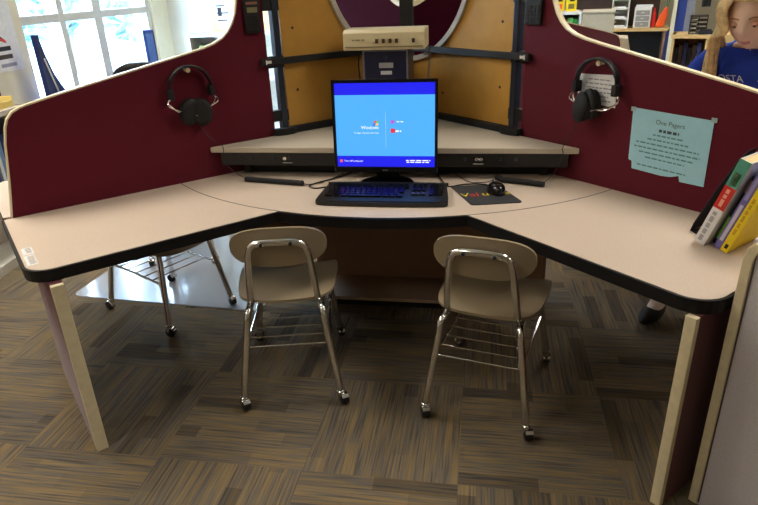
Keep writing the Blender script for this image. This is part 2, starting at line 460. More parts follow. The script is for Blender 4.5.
# centre
pts = [(.0, .0)] + [(R0*cos(pi/2*k/40), R0*sin(pi/2*k/40)) for k in range(41)]
f = lambda q, t: WA(q[0], q[1], t)
g = G(); g.prism(pts, f, H-.03, H); ct = g.build('corner_worktop', [laminate])
tag(ct, 'curved cream corner worktop under the keyboard and monitor', 'desk top')
k0 = [(R0*cos(a_), R0*sin(a_)) for a_ in [math.asin(DEP/R0)+(pi/2-2*math.asin(DEP/R0))*k/24 for k in range(25)]]
g = G(); g.strip(k0, f, .0005, .008, H-TH, H-.001); g.build('edge_band', blackedge, ct)
g = G(); g.prism([(q[0]*.998, q[1]*.998) for q in pts], f, H-TH, H-.03); g.build('underside_board', blackm, ct)
g = G()
ang = [pi/2*k/40 for k in range(41)]
g.strip([(R0*cos(a_), R0*sin(a_)) for a_ in ang], f, .0018, .0018, H, H+.0005); g.build('seam', black, ct)

# leg panels under the wing ends
def leg_panel(mp, u0, u1, label, dw=0):
    g = G(); g.box(mp, u0+.001, u1-.001, .06, .59+dw, 0, H-TH-.001); o = g.build('end_panel', burg); tag(o, label, 'desk leg')
    g = G(); g.box(mp, u0, u1, .59+dw, .608+dw, 0, H-TH-.001); g.build('edge_trim', trimc, o, bevel=.002)
    return o
leg_panel(WA, 1.715, 1.75, 'burgundy end panel with cream edge under the left wing end')
leg_panel(WB, 1.77, 1.798, 'burgundy end panel with cream edge under the right wing end', -.028)

# base cabinet in the corner
cb = thing('corner_cabinet', 'open brown corner base cabinet under the middle of the desk', 'cabinet', (0, -.5, 0))
g = G(); g.box(W0, -.40, .44, -.44, -.42, .05, H-TH-.001); g.build('back_board', woodd, cb)
g = G(); g.prism([(-.40, -.44), (.44, -.44), (.37, -.66), (-.30, -.66)], lambda q, t: Vector((q[0], q[1], t)), .035, .05); g.build('bottom_shelf', mat('taupe board', srgb(190, 164, 140), .5), cb)
g = G(); g.box(W0, -.28, .35, -.64, -.62, .0, .035); g.build('plinth', blackm, cb)
for sx, x0, y0, x1, y1 in ((1, .44, -.44, .62, -.75), (-1, -.40, -.44, -.58, -.75)):
    d = Vector((x1-x0, y1-y0, 0)).normalized(); n = Vector((-d.y, d.x, 0))*.009
    g = G(); l = Vector((x1-x0, y1-y0, 0)).length
    g.box(lambda u, w_, z: Vector((x0, y0, z))+d*u+n*w_, 0, l, -1, 1, .18, H-TH-.001); g.build('side_board', woodd, cb)

# ------------------------------------------------------------------ dividers
OUT = [(1.765, H), (1.742, .74), (1.722, .87), (1.708, .927), (1.697, .953), (1.677, .974), (1.655, .985), (1.634, .991), (1.52, 1.016), (1.28, 1.0635), (1.046, 1.109), (.985, 1.122), (.943, 1.135), (.91, 1.152), (.884, 1.175), (.862, 1.204), (.845, 1.24), (.834, 1.285), (.828, 1.35), (.826, 1.75)]
def divider(mp, label, inner=.728):
    zf_ = 0 if mp is WNA else H
    poly = [(OUT[0][0], zf_)] + OUT[1:] + [(inner, 1.75), (inner, .70), (.02, .70), (.02, zf_)]
    f = lambda q, t: mp(q[0], t, q[1])
    g = G(); g.prism(poly, f, -.021, 0); o = g.build('divider_panel', burg); tag(o, label, 'divider')
    g = G()
    P = OUT if mp in (WA, WB) else OUT
    # outward normal of the strip: travelling from the end up to the column the outside lies to the right
    g.strip(P, f, .003, .003, -.023, .002)
    g.build('edge_trim', trimc, o, bevel=.001)
    return o
divider(WA, 'burgundy divider panel standing along the left wing')
divider(WB, 'burgundy divider panel carrying the light blue sheet')
divider(WNA, 'burgundy divider of the next station, seen past the right divider')

# column boards with the round cut-out, posts, foot strips, rails
ZC, RC = 1.43, .425
def column_board(mp, label, m, rc=RC, inner=.655, sub=True):
    zb = .765 if mp in (WA, WB) else .701
    a0 = math.asin(min(1, .02/rc))
    angs = [-pi/2 + a0 + (pi-2*a0)*k/36 for k in range(37)]
    cut = [(rc*cos(q), ZC+rc*sin(q)) for q in angs]
    poly = [(.02, zb), (inner, zb), (inner, 2.05), (.02, 2.05)] + cut[::-1]
    f = lambda q, t: mp(q[0], t, q[1])
    g = G(); g.prism(poly, f, -.03, -.004); o = g.build('column_board', m); tag(o, label, 'board')
    g = G(); g.strip(cut, f, .002, .02, -.04, .010); g.build('ring_trim', ringm if sub else trimc, o, smooth=True)
    if sub:
        g = G()
        for u, z in ((.60, 1.17), (.60, .92), (.25, .86)):
            R = Matrix((mp(1, 0, 0), Z, mp(0, 1, 0))).transposed()
            g.lathe([(.006, -.001), (.006, .001), (.003, .0025)], mp(u, -.004, z), R, 10)
        g.build('screw', dkwood, o)
    return o
column_board(WA, 'golden column board left of the monitor with curved cut-out', wood)
column_board(WB, 'golden column board right of the monitor with curved cut-out', wood)
shaded_burg = mat('shade-darkened burgundy board', srgb(50, 9, 24), .9, var=.1, scale=60, spec=.03)  # burgundy darkened: shade inside the round opening is put into the colour
column_board(WNA, 'shade-darkened burgundy column board seen through the round opening, right', shaded_burg, rc=.19, sub=False)
column_board(WNB, 'shade-darkened burgundy column board seen through the round opening, left', shaded_burg, rc=.19, sub=False)
g = G(); g.box(W0, -.03, .03, -.03, .03, H, 2.05); tag(g.build('centre_post', black), 'dark slim post in the middle of the round opening', 'post')
def post(mp, label):
    o = thing('column_post', label, 'post', mp(.68, 0, .745))
    g = G(); g.box(mp, .664, .69, -.032, .006, .745, 2.05); g.build('upright', steel, o, bevel=.003)
    for z in (.80, 1.02, 1.24, 1.5):
        g = G(); g.box(mp, .655, .735, -.025, .0, z, z+.045); g.build('bracket', black, o)
    return o
post(WA, 'dark blue grey steel post beside the left golden board')
post(WB, 'dark steel post beside the right golden board')
def strips(mp, lab1, lab2):
    pts = [(.08, 0), (.735, 0), (.742, .012), (.735, .03), (.70, .042), (.66, .042), (.63, .024), (.08, .024)]
    g = G(); g.prism(pts, lambda q, t: mp(q[0], q[1]+.0005, t), .745, .773); tag(g.build('foot_strip', blackm, bevel=.003), lab1, 'strip')
    g = G(); g.box(mp, .06, .765, .004, .026, 1.034, 1.06)
    o = g.build('cable_rail', blackm, bevel=.002); tag(o, lab2, 'rail')
    g = G(); g.box(mp, .745, .75, .024, .028, 1.038, 1.056); g.box(mp, .725, .745, .0261, .0275, 1.042, 1.053); g.build('clip', white, o)
strips(WA, 'black foot strip along the base of the left golden board', 'black horizontal rail across the left golden board')
strips(WB, 'black foot strip along the base of the right golden board', 'black horizontal rail across the right golden board')

# calculators on the dividers
def calculator(mp, u0, u1, z0, z1, label, scr):
    o = thing('calculator', label, 'calculator', mp((u0+u1)/2, 0, z0))
    g = G(); g.box(mp, u0, u1, .001, .016, z0, z1); g.build('body', blackm, o, bevel=.004)
    n = 4; uu = lambda k: u0+.008+(u1-u0-.016)*k
    g = G()
    for i in range(4):
        for j in range(5):
            g.box(mp, uu(i/4)+.001, uu((i+1)/4)-.002, .016, .019, z0+.008+j*.0125, z0+.017+j*.0125)
    g.build('keys', black, o)
    if scr:
        g = G(); g.box(mp, uu(.05), uu(.95), .0155, .0165, z1-.055, z1-.036); g.build('display', mat('grey green display', srgb(126, 120, 84), .3), o)
        g = G(); g.box(mp, uu(.0), uu(1), .0155, .0165, z1-.026, z1-.016); g.build('solar_cell', mat('brown cell', srgb(140, 96, 82), .3), o)
    return o
calculator(WA, .748, .812, 1.162, 1.293, 'black calculator with pale display on the left divider top', True)
calculator(WB, .728, .803, 1.163, 1.30, 'black keypad calculator on the right divider top', False)

# ------------------------------------------------------------------ corner shelf and outlet bar
SX = .722
def tri(y0, inset=0): return [(-(-y0)+inset, y0), ((-y0)-inset, y0), (.0+.02, -.03), (-.02, -.03)]
g = G(); g.prism([(-.72, -.733), (.715, -.728), (.016, -.022), (-.016, -.022)], lambda q, t: Vector((q[0], q[1], t)), .722, .7445)
sh = tag(g.build('corner_shelf', shelf_lam, bevel=.003), 'pale raised corner shelf behind the monitor', 'shelf')
ob = thing('outlet_bar', 'black outlet bar with jacks under the front of the raised corner shelf', 'power strip', (0, -.7, .66))
g = G(); g.box(lambda x, y, z: Vector((x, y+.0035*x, z)), -.685, .68, -.72, -.66, .668, .7215); g.build('housing', black, ob, bevel=.003)
for x, kind in ((-.60, 0), (-.555, 0), (-.46, 0), (-.415, 1), (-.395, 0), (.30, 0), (.345, 1), (.36, 1), (.43, 0), (.49, 0)):
    g = G(); R = Matrix.Rotation(pi/2, 3, 'X')
    g.lathe([(.0075, 0), (.0075, .004), (.004, .0045), (.004, .002)], (x, -.7205+.0035*x, .698), R, 12)
    g.build('jack', chrome if kind else steel, ob)
g = G()
g.box(W0, -.425, -.385, -.7228, -.7219, .679, .681); g.build('label_mark', white, ob)
g = G(); g.box(W0, .33, .37, -.7205, -.7196, .679, .681); g.build('label_mark', white, ob)
g = G()
for sgn in (-1, 1): g.box(W0, sgn*.6-.015, sgn*.6+.015, -.66, -.645, H+.001, .7215)
g.box(W0, -.62, .62, -.645, -.635, H+.001, .7215)
tag(g.build('shade_riser', blackm), 'added black riser board standing in for shade under the corner shelf behind the outlet bar', 'riser')  # added board, its black stands in for the shaded gap below the bar

# ------------------------------------------------------------------ computer
cr_, sr_ = cos(.01), sin(.01)
MX, MY = .009, -.80
mon = thing('monitor', 'black flat monitor showing a blue login screen', 'monitor', (MX, MY, H))
MT = radians(-4)
Rm = Matrix.Rotation(MT, 3, 'X')
mo = Vector((MX, MY, .842))
mm = lambda x, y, z: mo + Rm @ Vector((x, y, z))     # y<0 towards the viewer
W2, H2 = .194, .168
g = G(); g.strip([(-W2, -H2), (W2, -H2), (W2, H2), (-W2, H2)], lambda q, t: mm(q.x, t, q.y), .0001, .0, -.022, -.004, closed=True) if False else None
g = G()
g.box(mm, -W2, W2, -.02, -.004, -H2, -H2+.021); g.box(mm, -W2, W2, -.02, -.004, H2-.012, H2)
g.box(mm, -W2, -W2+.011, -.02, -.004, -H2+.021, H2-.012); g.box(mm, W2-.011, W2, -.02, -.004, -H2+.021, H2-.012)
bz = g.build('bezel', glossb, mon, bevel=.002)
g = G(); g.box(mm, -W2+.004, W2-.004, -.004, .02, -H2+.004, H2-.004); g.box(mm, -.13, .13, .02, .045, -.12, .12); g.build('back_shell', blackm, mon, bevel=.006)
sw, sb, st_ = W2-.011, -H2+.021, H2-.012
shh = st_-sb
g = G(); g.box(mm, -sw, sw, -.0125, -.0045, sb, st_)
scr = g.build('screen', screen_mat('screen sky blue', srgb(78, 170, 247), 1.05), mon)
royal = screen_mat('screen royal blue', srgb(30, 32, 226), 1.05)
for z0, z1 in ((st_-.042, st_), (sb, sb+.040)):
    g = G(); g.box(mm, -sw, sw, -.0132, -.0125, z0, z1); g.build('screen_band', royal, scr)
lit = screen_mat('screen white', srgb(240, 246, 255), 1.2)
ux, uz = mm(1, 0, 0)-mm(0, 0, 0), mm(0, 0, 1)-mm(0, 0, 0)
for txt, size, px_, pz_, al_ in (('Windows', .017, -.022, -.008, 'RIGHT'), ('To begin, click your user name', .0075, -.022, -.024, 'RIGHT'), ('Turn off computer', .0095, -sw+.026, sb+.018, 'LEFT')):
    g = G(); text_geo(g, txt, size, mm(px_, -.0134, pz_), ux, uz, align=al_); g.build('lettering', lit, scr)
for x_, z_, wd, hh in ((.122, sb+.022, [.09, .086], .0035), (.058, .017, [.028], .003), (.05, -.018, [.02], .005)):
    g = G(); word_lines(g, mm(x_, -.0134, z_), ux, uz, wd, .0065, hh); g.build('small_print', lit, scr)
g = G(); g.box(mm, .003, .0034, -.0134, -.0132, -.075, .055); g.build('divider_line', lit, scr)
for nm, x0, x1, z0, z1, colr in (('icon', .022, .036, .012, .024, (170, 90, 200)), ('icon', .022, .038, -.022, -.006, (220, 50, 60)), ('icon', -sw+.010, -sw+.02, sb+.016, sb+.026, (240, 90, 80))):
    g = G(); g.box(mm, x0, x1, -.0136, -.0133, z0, z1); g.build(nm, screen_mat('icon %d' % colr[0], srgb(*colr), 1.1), scr)
for k, colr in enumerate(((230, 80, 50), (110, 190, 60), (60, 110, 220), (250, 200, 50))):
    i, j = k % 2, k//2
    g = G(); g.prism([(-.042+.010*i+.003*(1-j), .022-.010*j), (-.033+.010*i+.003*(1-j), .023-.010*j), (-.036+.010*i+.003*(1-j), .0145-.010*j), (-.045+.010*i+.003*(1-j), .0135-.010*j)], lambda q, t: mm(q[0], t, q[1]), -.0136, -.0133)
    g.build('flag_pane', screen_mat('flag %d' % k, srgb(*colr), 1.1), scr)
g = G(); text_geo(g, 'acer', .012, mm(0, -.0205, -H2+.006), ux, uz, align='CENTER'); g.build('lettering', mat('silver print', srgb(150, 150, 155), .4), bz)
g = G(); g.box(mm, .035, .045, -.0208, -.0202, -H2+.006, -H2+.009); g.build('button', steel, bz)
g = G(); g.box(mm, .05, .06, -.0208, -.0202, -H2+.006, -H2+.009); g.build('button', steel, bz)
g = G(); g.box(W0, MX-.045, MX+.045, MY+.02, MY+.055, H+.016, .80); g.build('stand_neck', blackm, mon, bevel=.008)
g = G()
prof = [(.098, .0), (.104, .005), (.1, .011), (.06, .018), (.02, .022)]
g.lathe(prof, (MX, MY-.005, H+.001), Matrix(((1, 0, 0), (0, .86, 0), (0, 0, 1))), 32); g.build('stand_base', glossb, mon, smooth=True)

# keyboard
KB = Vector((.021, -.952, H)); ka = .01
kx = Vector((cos(ka), sin(ka), 0)); ky = Vector((-sin(ka), cos(ka), 0))
def km(x, y, z):
    x *= 1.025; y *= 1.05
    return KB + kx*x + ky*y + Z*(z + max(0, (y+.095))*.06)
kbd = thing('keyboard', 'black wide multimedia keyboard in front of the monitor', 'keyboard', KB)
kpts = smooth_path([(-.226, -.070, 0), (-.218, -.093, 0), (-.17, -.101, 0), (0, -.105, 0), (.17, -.101, 0), (.218, -.093, 0), (.226, -.070, 0), (.219, .02, 0), (.212, .078, 0), (.203, .088, 0), (0, .09, 0), (-.203, .088, 0), (-.212, .078, 0), (-.219, .02, 0)], 4, True)
g = G(); g.prism([(p.x, p.y) for p in kpts], lambda q, t: km(q[0], q[1], t), .001, .016); g.build('case', black, kbd, bevel=.004)
g = G()
rows = [(.052, 15, .0), (.030, 15, .004), (.011, 14, .008), (-.008, 14, .010), (-.027, 13, .012)]
for yy, n, off in rows:
    for i in range(n):
        x0 = -.205+off+i*.0192; g.box(km, x0, x0+.0165, yy-.0075, yy+.0082, .016, .0215)
for i, (x0, x1) in enumerate(((-.2, -.175), (-.17, -.148), (-.145, -.12), (-.117, -.005), (0, .02), (.024, .044), (.048, .07))): g.box(km, x0, x1, -.053, -.038, .016, .0215)
for cx, n in ((.098, 3), (.158, 4)):
    for i in range(n):
        for yy, *_ in rows:
            if n == 3 and yy in (-.008,): continue
            x0 = cx+i*.0165-(.0); 
            if x0+.014 < .214: g.box(km, x0, x0+.014, yy-.0075, yy+.0082, .016, .0215)
g.build('keys', glossb, kbd, bevel=.0015)
g = G()
g.bm.free()
for x0, dx in ((-.195, .019), (.125, .02)):
    for k in range(4):
        g = G(); g.box(km, x0+k*dx, x0+k*dx+.014, .072, .079, .016, .0185); g.build('media_button', steel, kbd)
g = G(); g.prism([(-.2, -.095), (.2, -.095), (.205, -.07), (-.205, -.07)], lambda q, t: km(q[0], q[1], t), .0155, .019); g.build('palm_rest', black, kbd, bevel=.003)
g = G(); g.tube(smooth_path([km(-.15, .086, .008), (-.22, -.858, H+.004), (-.255, -.872, H+.004), (-.285, -.85, H+.004), (-.27, -.81, H+.004), (-.2, -.73, H+.004), (-.16, -.66, H+.004)]), .0028, 6); g.build('cable', cordm, kbd, smooth=True)

# mouse pad and mouse
PC = [(.333, -1.028), (.505, -.988), (.42, -.793), (.252, -.826)]
pad = G(); cc = [Vector((p[0], p[1], 0)) for p in PC]
rp_ = []
for i in range(4):
    p, q0, q1 = cc[i], (cc[i-1]-cc[i]).normalized(), (cc[(i+1) % 4]-cc[i]).normalized()
    for k in range(5):
        t = k/4; rp_.append(p + q0*.014*(1-t)**2 + q1*.014*t*t)
pad.prism(rp_, lambda q, t: Vector((q.x, q.y, t)), H+.0005, H+.004)
padm = mat('dark grey rubber pad', srgb(46, 47, 50), .75)
pad = tag(pad.build('mouse_pad', padm), 'dark grey mouse pad with yellow and red lettering right of the keyboard', 'mouse pad')
pu = (cc[1]-cc[0]).normalized(); pv = Vector((-pu.y, pu.x, 0))
po = cc[0]+pv*.085-pu*.018
for txt, off, m in (('V', 0, yellow), ('al', .031, red), ('u', .075, yellow), ('e', .15, yellow)):
    g = G(); text_geo(g, txt, .054, po+pu*off+Z*(H+.0042), pu, pv); g.build('lettering', m, pad)
ms = thing('mouse', 'glossy black mouse on the dark mouse pad', 'mouse', (.417, -.885, H+.004))
def mouse_surf(i, j):
    th = 2*pi*i; ph = j*pi/2
    x = .031*cos(th)*cos(ph)**.6; y = .054*sin(th)*cos(ph)**.6; z = .034*sin(ph)**.8*(1-.25*(sin(th)*cos(ph)))
    c_, s_ = cos(.25), sin(.25)
    return Vector((.417+x*c_-y*s_, -.885+x*s_+y*c_, H+.0045+z))
g = G(); g.grid(mouse_surf, 28, 10, closeu=True); g.build('shell', glossb, ms, smooth=True, auto=False)
g = G(); R = Matrix.Rotation(pi/2, 3, 'Y'); g.lathe([(.008, -.0035), (.008, .0035)], (.405, -.851, H+.03), R, 12); g.build('scroll_wheel', steel, ms)
g = G(); g.box(W0, .385, .398, -.872, -.868, H+.037, H+.0385); g.build('logo_mark', mat('silver print', srgb(150, 150, 155), .4), ms) if False else g.bm.free()
g = G(); g.tube(smooth_path([(.404, -.832, H+.01), (.36, -.80, H+.006), (.30, -.80, H+.004), (.245, -.83, H+.004), (.22, -.77, H+.004), (.2, -.70, H+.004), (.19, -.64, H+.004)]), .0025, 6); g.build('cable', cordm, ms, smooth=True)

# mini tower with the switch box on it
pc = thing('desktop_computer', 'small dark blue computer tower behind the monitor under the beige box', 'computer', (-.036, -.37, .745))
g = G(); g.box(W0, -.128, .056, -.46, -.25, .745, 1.078); g.build('case', mat('dark blue steel', srgb(30, 32, 60), .4), pc, bevel=.004)
g = G(); g.strip([(-.128, .76), (.056, .76), (.056, 1.076), (-.128, 1.076)], lambda q, t: Vector((q.x, t, q.y)), .007, .001, -.464, -.459, closed=True); g.build('front_frame', mat('silver frame', srgb(150, 150, 160), .3, .6), pc)
g = G(); g.box(W0, -.062, -.004, -.4625, -.46, 1.008, 1.028); g.build('label', mat('grey sticker', srgb(160, 160, 160), .5), pc)
g = G(); g.box(W0, -.056, -.01, -.4625, -.46, .982, .996); g.build('label', mat('pale sticker', srgb(205, 205, 210), .5), pc)
g = G()
for k in range(5): g.box(W0, -.105, .033, -.462, -.46, .84+k*.02, .848+k*.02)
g.build('vent_slots', black, pc)
g = G(); g.lathe([(.007, 0), (.007, .003)], (-.036, -.462, 1.048), Matrix.Rotation(pi/2, 3, 'X'), 14); g.build('power_button', steel, pc)
sx = thing('network_box', 'wide beige electronics box resting on the small computer tower', 'electronics', (-.037, -.4, 1.0795))
g = G()
g.prism([(-.48, 1.0795), (-.30, 1.0795), (-.30, 1.157), (-.455, 1.157), (-.482, 1.146)], lambda q, t: Vector((t, q[0], q[1])), -.203, .127)
g.build('case', beigep, sx, bevel=.003)
g = G(); g.box(W0, -.195, .12, -.4835, -.481, 1.0905, 1.0935); g.build('groove', mat('shadow line', srgb(120, 105, 70), .6), sx)
for k, x in enumerate((-.065, -.038, -.011, .015, .082)):
    g = G(); g.box(W0, x-.006, x+.006, -.486, -.4815, 1.106, 1.122); g.build('socket', mat('brown socket', srgb(70, 44, 32), .5), sx)
g = G(); word_lines(g, (-.138, -.4825, 1.116), Vector((1, 0, 0)), Z, [.055], .01, .006); g.build('faded_marking', mat('grey print', srgb(150, 138, 112), .6), sx)
g = G(); g.tube(smooth_path([(.118, -.35, 1.081), (.135, -.37, 1.06), (.132, -.40, .95), (.12, -.42, .85), (.13, -.42, .75)]), .004, 6); g.build('cable', mat('grey cable', srgb(110, 104, 100), .5), sx, smooth=True)
g = G(); g.tube(smooth_path([(-.16, -.33, 1.083), (-.165, -.37, 1.02), (-.15, -.42, .9), (-.16, -.42, .75)]), .003, 6); g.build('cable', cordm, sx, smooth=True)

# ------------------------------------------------------------------ papers on the right divider
pb = thing('paper_sheet', 'torn light blue sheet titled One Pagers taped to the right divider', 'paper', WB(1.34, .001, .7))
poly = [(1.21, .916), (1.479, .909), (1.483, .704), (1.404, .703), (1.399, .721), (1.372, .712), (1.34, .709), (1.232, .713), (1.229, .738), (1.216, .742)]
g = G(); g.prism(poly, lambda q, t: WB(q[0], t, q[1]), .0025, .0033); g.build('sheet', paperb, pb)
UX, UZ = B.copy(), Z.copy()
tl = (Vector((1.479, .909))-Vector((1.21, .916))).normalized(); UX = B*tl.x+Z*tl.y; UZ = Z*tl.x-B*tl.y
g = G(); text_geo(g, 'One Pagers', .021, WB(1.345, .0036, .872), UX, UZ, align='CENTER', thick=.0004)
word_lines(g, WB(1.345, .0036, .848), UX, UZ, [.068], .014, .009, .0004); g.build('lettering', ink, pb)
g = G(); word_lines(g, WB(1.345, .0036, .834), UX, UZ, [.105, .14, .215, .225, .185, .135], .0155, .0045, .0004)
fink = mat('faint ink', srgb(92, 140, 148), .8); g.build('small_print', fink, pb)
g = G(); word_lines(g, WB(1.335, .0036, .728), UX, UZ, [.17], .0155, .0045, .0004); g.build('small_print', fink, pb)
for u0 in (1.203, 1.47):
    g = G(); g.box(WB, u0, u0+.017, .0026, .0037, .904, .918); g.build('tape', mat('clear tape', srgb(160, 185, 190), .3), pb)
pw_ = thing('note_card', 'white printed card behind the headphones on the right divider', 'paper', WB(1.06, .001, .9))
g = G(); g.prism([(.985, 1.006), (1.136, 1.012), (1.141, .904), (.985, .915)], lambda q, t: WB(q[0], t, q[1]), .0015, .0024); g.build('card', paperw, pw_)
g = G(); word_lines(g, WB(1.07, .0026, .99), B, Z, [.09, .11, .1, .11, .08, .1], .014, .004, .0003); g.build('small_print', mat('pale ink', srgb(140, 140, 160), .8), pw_)

# ------------------------------------------------------------------ headphones
def headphones(mp, uc, zc, flip, label, cord_pts, coil, extra, cup1, cup2):
    o = thing('headphones', label, 'headphones', mp(uc, .0, zc-.1))
    # headband: flat padded arc hanging on a peg
    def band(i, j):
        th = radians(-18+216*i)
        rr = .081
        w_ = .012+.030*j
        return mp(uc-rr*cos(th)*1.0, w_, zc+rr*sin(th)*1.02)
    g = G()
    n = 28; sec = []
    for i in range(n+1):
        th = radians(-12+204*i/n); c_, s_ = cos(th), sin(th)
        t_ = .0045 if 4 < i < n-4 else .0025
        ring = [(.081-t_, .012), (.081+t_, .012), (.081+t_, .040), (.081-t_, .040)]
        sec.append([g.bm.verts.new(mp(uc-r_*c_, w_, zc+r_*s_)) for r_, w_ in ring])
    for i in range(n):
        for k in range(4): g.bm.faces.new((sec[i][k], sec[i][(k+1) % 4], sec[i+1][(k+1) % 4], sec[i+1][k]))
    g.bm.faces.new(sec[0][::-1]); g.bm.faces.new(sec[-1])
    g.build('headband', black, o, bevel=.003)
    for th in (-12, 192):
        g = G(); t = radians(th); g.box(lambda a_, b_, c_: mp(uc-.081*cos(t)+a_, b_, zc+.081*sin(t)+c_), -.009, .009, .008, .044, -.018, .02)
        g.build('slider', blackm, o, bevel=.003)
    g = G()
    for th, cp, side in ((-12, cup1, -1), (192, cup2, 1)):
        t = radians(th); p0 = (uc-.081*cos(t), zc+.081*sin(t)-.012)
        g.tube(smooth_path([mp(p0[0], .022, p0[1]), mp(p0[0]+side*.012, .026, p0[1]-.022), mp((p0[0]+cp[0])/2+side*.02, .03, (p0[1]+cp[1])/2-.03), mp(cp[0]+side*.01, cp[2]+.01, cp[1]+.005)]), .0025, 6)
        g.tube(smooth_path([mp(p0[0], .032, p0[1]), mp(p0[0]+side*.016, .04, p0[1]-.03), mp(cp[0]+side*.02, cp[2]+.012, cp[1]-.012)]), .002, 6)
    g.build('yoke', chrome, o, smooth=True)
    Rm_ = Matrix((mp(1, 0, 0), Z, mp(0, 1, 0))).transposed()
    for (cu_, cz, cw, ty, tx) in (cup1, cup2):
        Rc = Rm_ @ Matrix.Rotation(ty, 3, 'Y') @ Matrix.Rotation(tx, 3, 'X')
        g = G(); g.lathe([(.022, -.004), (.042, -.004), (.048, .003), (.048, .012), (.042, .019), (.03, .024)], mp(cu_, cw, cz), Rc @ Matrix(((.88, 0, 0), (0, 1.12, 0), (0, 0, 1))), 24); g.build('ear_cup', blackm, o, smooth=True)
        g = G()
        g.tube([mp(cu_, cw, cz) + Rc @ Vector((.035*cos(q)*.88, .035*sin(q)*1.12, -.009)) for q in [2*pi*k/24 for k in range(24)]], .0095, 8, closed=True); g.build('ear_cushion', foam, o, smooth=True)
    g = G(); g.tube(smooth_path(cord_pts), .0016, 6); g.build('cord', cordm, o, smooth=True)
    g = G(); g.tube(coil, .0105, 12)
    a, b = Vector(coil[0]), Vector(coil[-1]); n = 40; L = (b-a)
    g.build('foam_sleeve', foam, o, smooth=True)
    g = G(); g.tube(smooth_path(extra), .0018, 6); g.build('cord', cordm, o, smooth=True)
    g = G(); g.lathe([(.007, .0), (.007, .02), (.009, .022), (.009, .028)], mp(uc, .0, zc+.066), Rm_, 14); g.build('hook_peg', trimc, o)
    return o
headphones(WA, 1.074, .985, 1, 'black headphones hanging on the left divider',
           [WA(1.07, .03, .88), WA(1.06, .03, .84), WA(1.035, .05, .79), Vector((-.66, -.745, .752)), Vector((-.66, -.748, .70)), Vector((-.62, -.77, .66)), Vector((-.56, -.79, H+.012))],
           [Vector((-.562, -.790, H+.011)), Vector((-.47, -.806, H+.011)), Vector((-.4, -.819, H+.011)), Vector((-.314, -.834, H+.011))],
           [(-.318, -.833, H+.011), (-.29, -.83, H+.005), (-.24, -.78, H+.004), (-.2, -.7, H+.004), (-.19, -.655, H+.004)],
           (1.092, .900, .026, -.35, .25), (1.045, .893, .028, .5, .1))
headphones(WB, 1.074, .983, 1, 'black headphones hanging on the right divider over the white card',
           [WB(1.03, .03, .87), WB(1.0, .04, .80), WB(.985, .06, .75), Vector((.655, -.745, .725)), Vector((.63, -.77, .67)), Vector((.588, -.806, H+.013))],
           [Vector((.42, -.735, H+.014)), Vector((.445, -.76, H+.011)), Vector((.52, -.785, H+.011)), Vector((.59, -.812, H+.011))],
           [(.424, -.737, H+.012), (.40, -.755, H+.006), (.375, -.775, H+.005), (.32, -.77, H+.004), (.28, -.70, H+.004), (.26, -.655, H+.004)],
           (1.062, .912, .022, -.5, .1), (1.040, .900, .045, -.55, -.1))

# label sticker on the left wing
stk = thing('desk_sticker', 'small white printed sticker at the end of the left wing', 'sticker', WA(1.765, .42, H))
g = G(); g.box(WA, 1.752, 1.782, .345, .405, H+.0003, H+.0009); g.box(WA, 1.755, 1.783, .415, .50, H+.0003, H+.0009); g.build('sheet', paperw, stk)
g = G()
for k in range(9): g.box(WA, 1.757, 1.775, .425+k*.008, .428+k*.008, H+.0009, H+.0012)
for k in range(4): g.box(WA, 1.757, 1.772, .352+k*.012, .357+k*.012, H+.0009, H+.0012)
g.build('small_print', mat('sticker ink', srgb(140, 125, 100), .8), stk)

# ------------------------------------------------------------------ books, bookend, grey partition
def book(b0, th, hgt, dep, a_front, lean, label, m, bands, ink_=None, pages=True):
    """spine faces +A; foot of the spine's left edge at b0"""
    lr = radians(lean); ub = B*cos(lr)-Z*sin(lr); uz_ = Z*cos(lr)+B*sin(lr)
    z0 = H + .001 + th*sin(lr)
    o0 = B*b0 + A*a_front + Z*z0
    mp = lambda x, y, z: o0 + ub*x - A*y + uz_*z      # x thickness, y depth (away), z up
    o = thing('book', label, 'book', o0, 0, 'books leaning on the grey partition')
    g = G(); g.box(mp, 0, .003, 0, dep, 0, hgt); g.box(mp, th-.003, th, 0, dep, 0, hgt); g.box(mp, .003, th-.003, 0, .003, 0, hgt); g.build('cover', m, o, bevel=.0008)
    g = G(); g.box(mp, .003, th-.003, .003, dep-.004, .003, hgt-.003); g.build('pages', mat('page edges', srgb(228, 205, 150), .8), o)
    for nm, x0, x1, z0_, z1_, mm_ in bands:
        g = G(); g.box(mp, x0*th, x1*th, -.0006, .0001, z0_*hgt, z1_*hgt); g.build(nm, mm_, o)
    if ink_:
        for (zz, ll, mm_, hh) in ink_:
            g = G(); word_lines(g, o0 + ub*(th*.62) + uz_*(zz*hgt) - A*(-.0008), uz_, -ub, [ll*hgt], .01, hh*th, .0); g.build('spine_print', mm_, o)
    return o
LE = 17.5
book(1.600, .031, .262, .17, .25, LE, 'thick white, red and teal book, leftmost of the leaning row', paperw,
     [('red_band', 0, 1, .44, .70, red), ('teal_band', 0, 1, .70, 1, teal), ('picture', .2, .8, .72, .86, mat('small picture', srgb(110, 120, 50), .6, var=.6, scale=120))],
     [(.22, .36, mat('spine grey print', srgb(170, 170, 175), .7), .35), (.57, .2, mat('spine pink print', srgb(240, 170, 150), .7), .3)])
book(1.637, .012, .215, .15, .215, LE, 'thin black book with green patch between white and lavender books', blackm, [('green_patch', 0, 1, .08, .42, lime), ('brown_patch', .1, .9, .78, .95, mat('brown print', srgb(140, 110, 70), .6))])
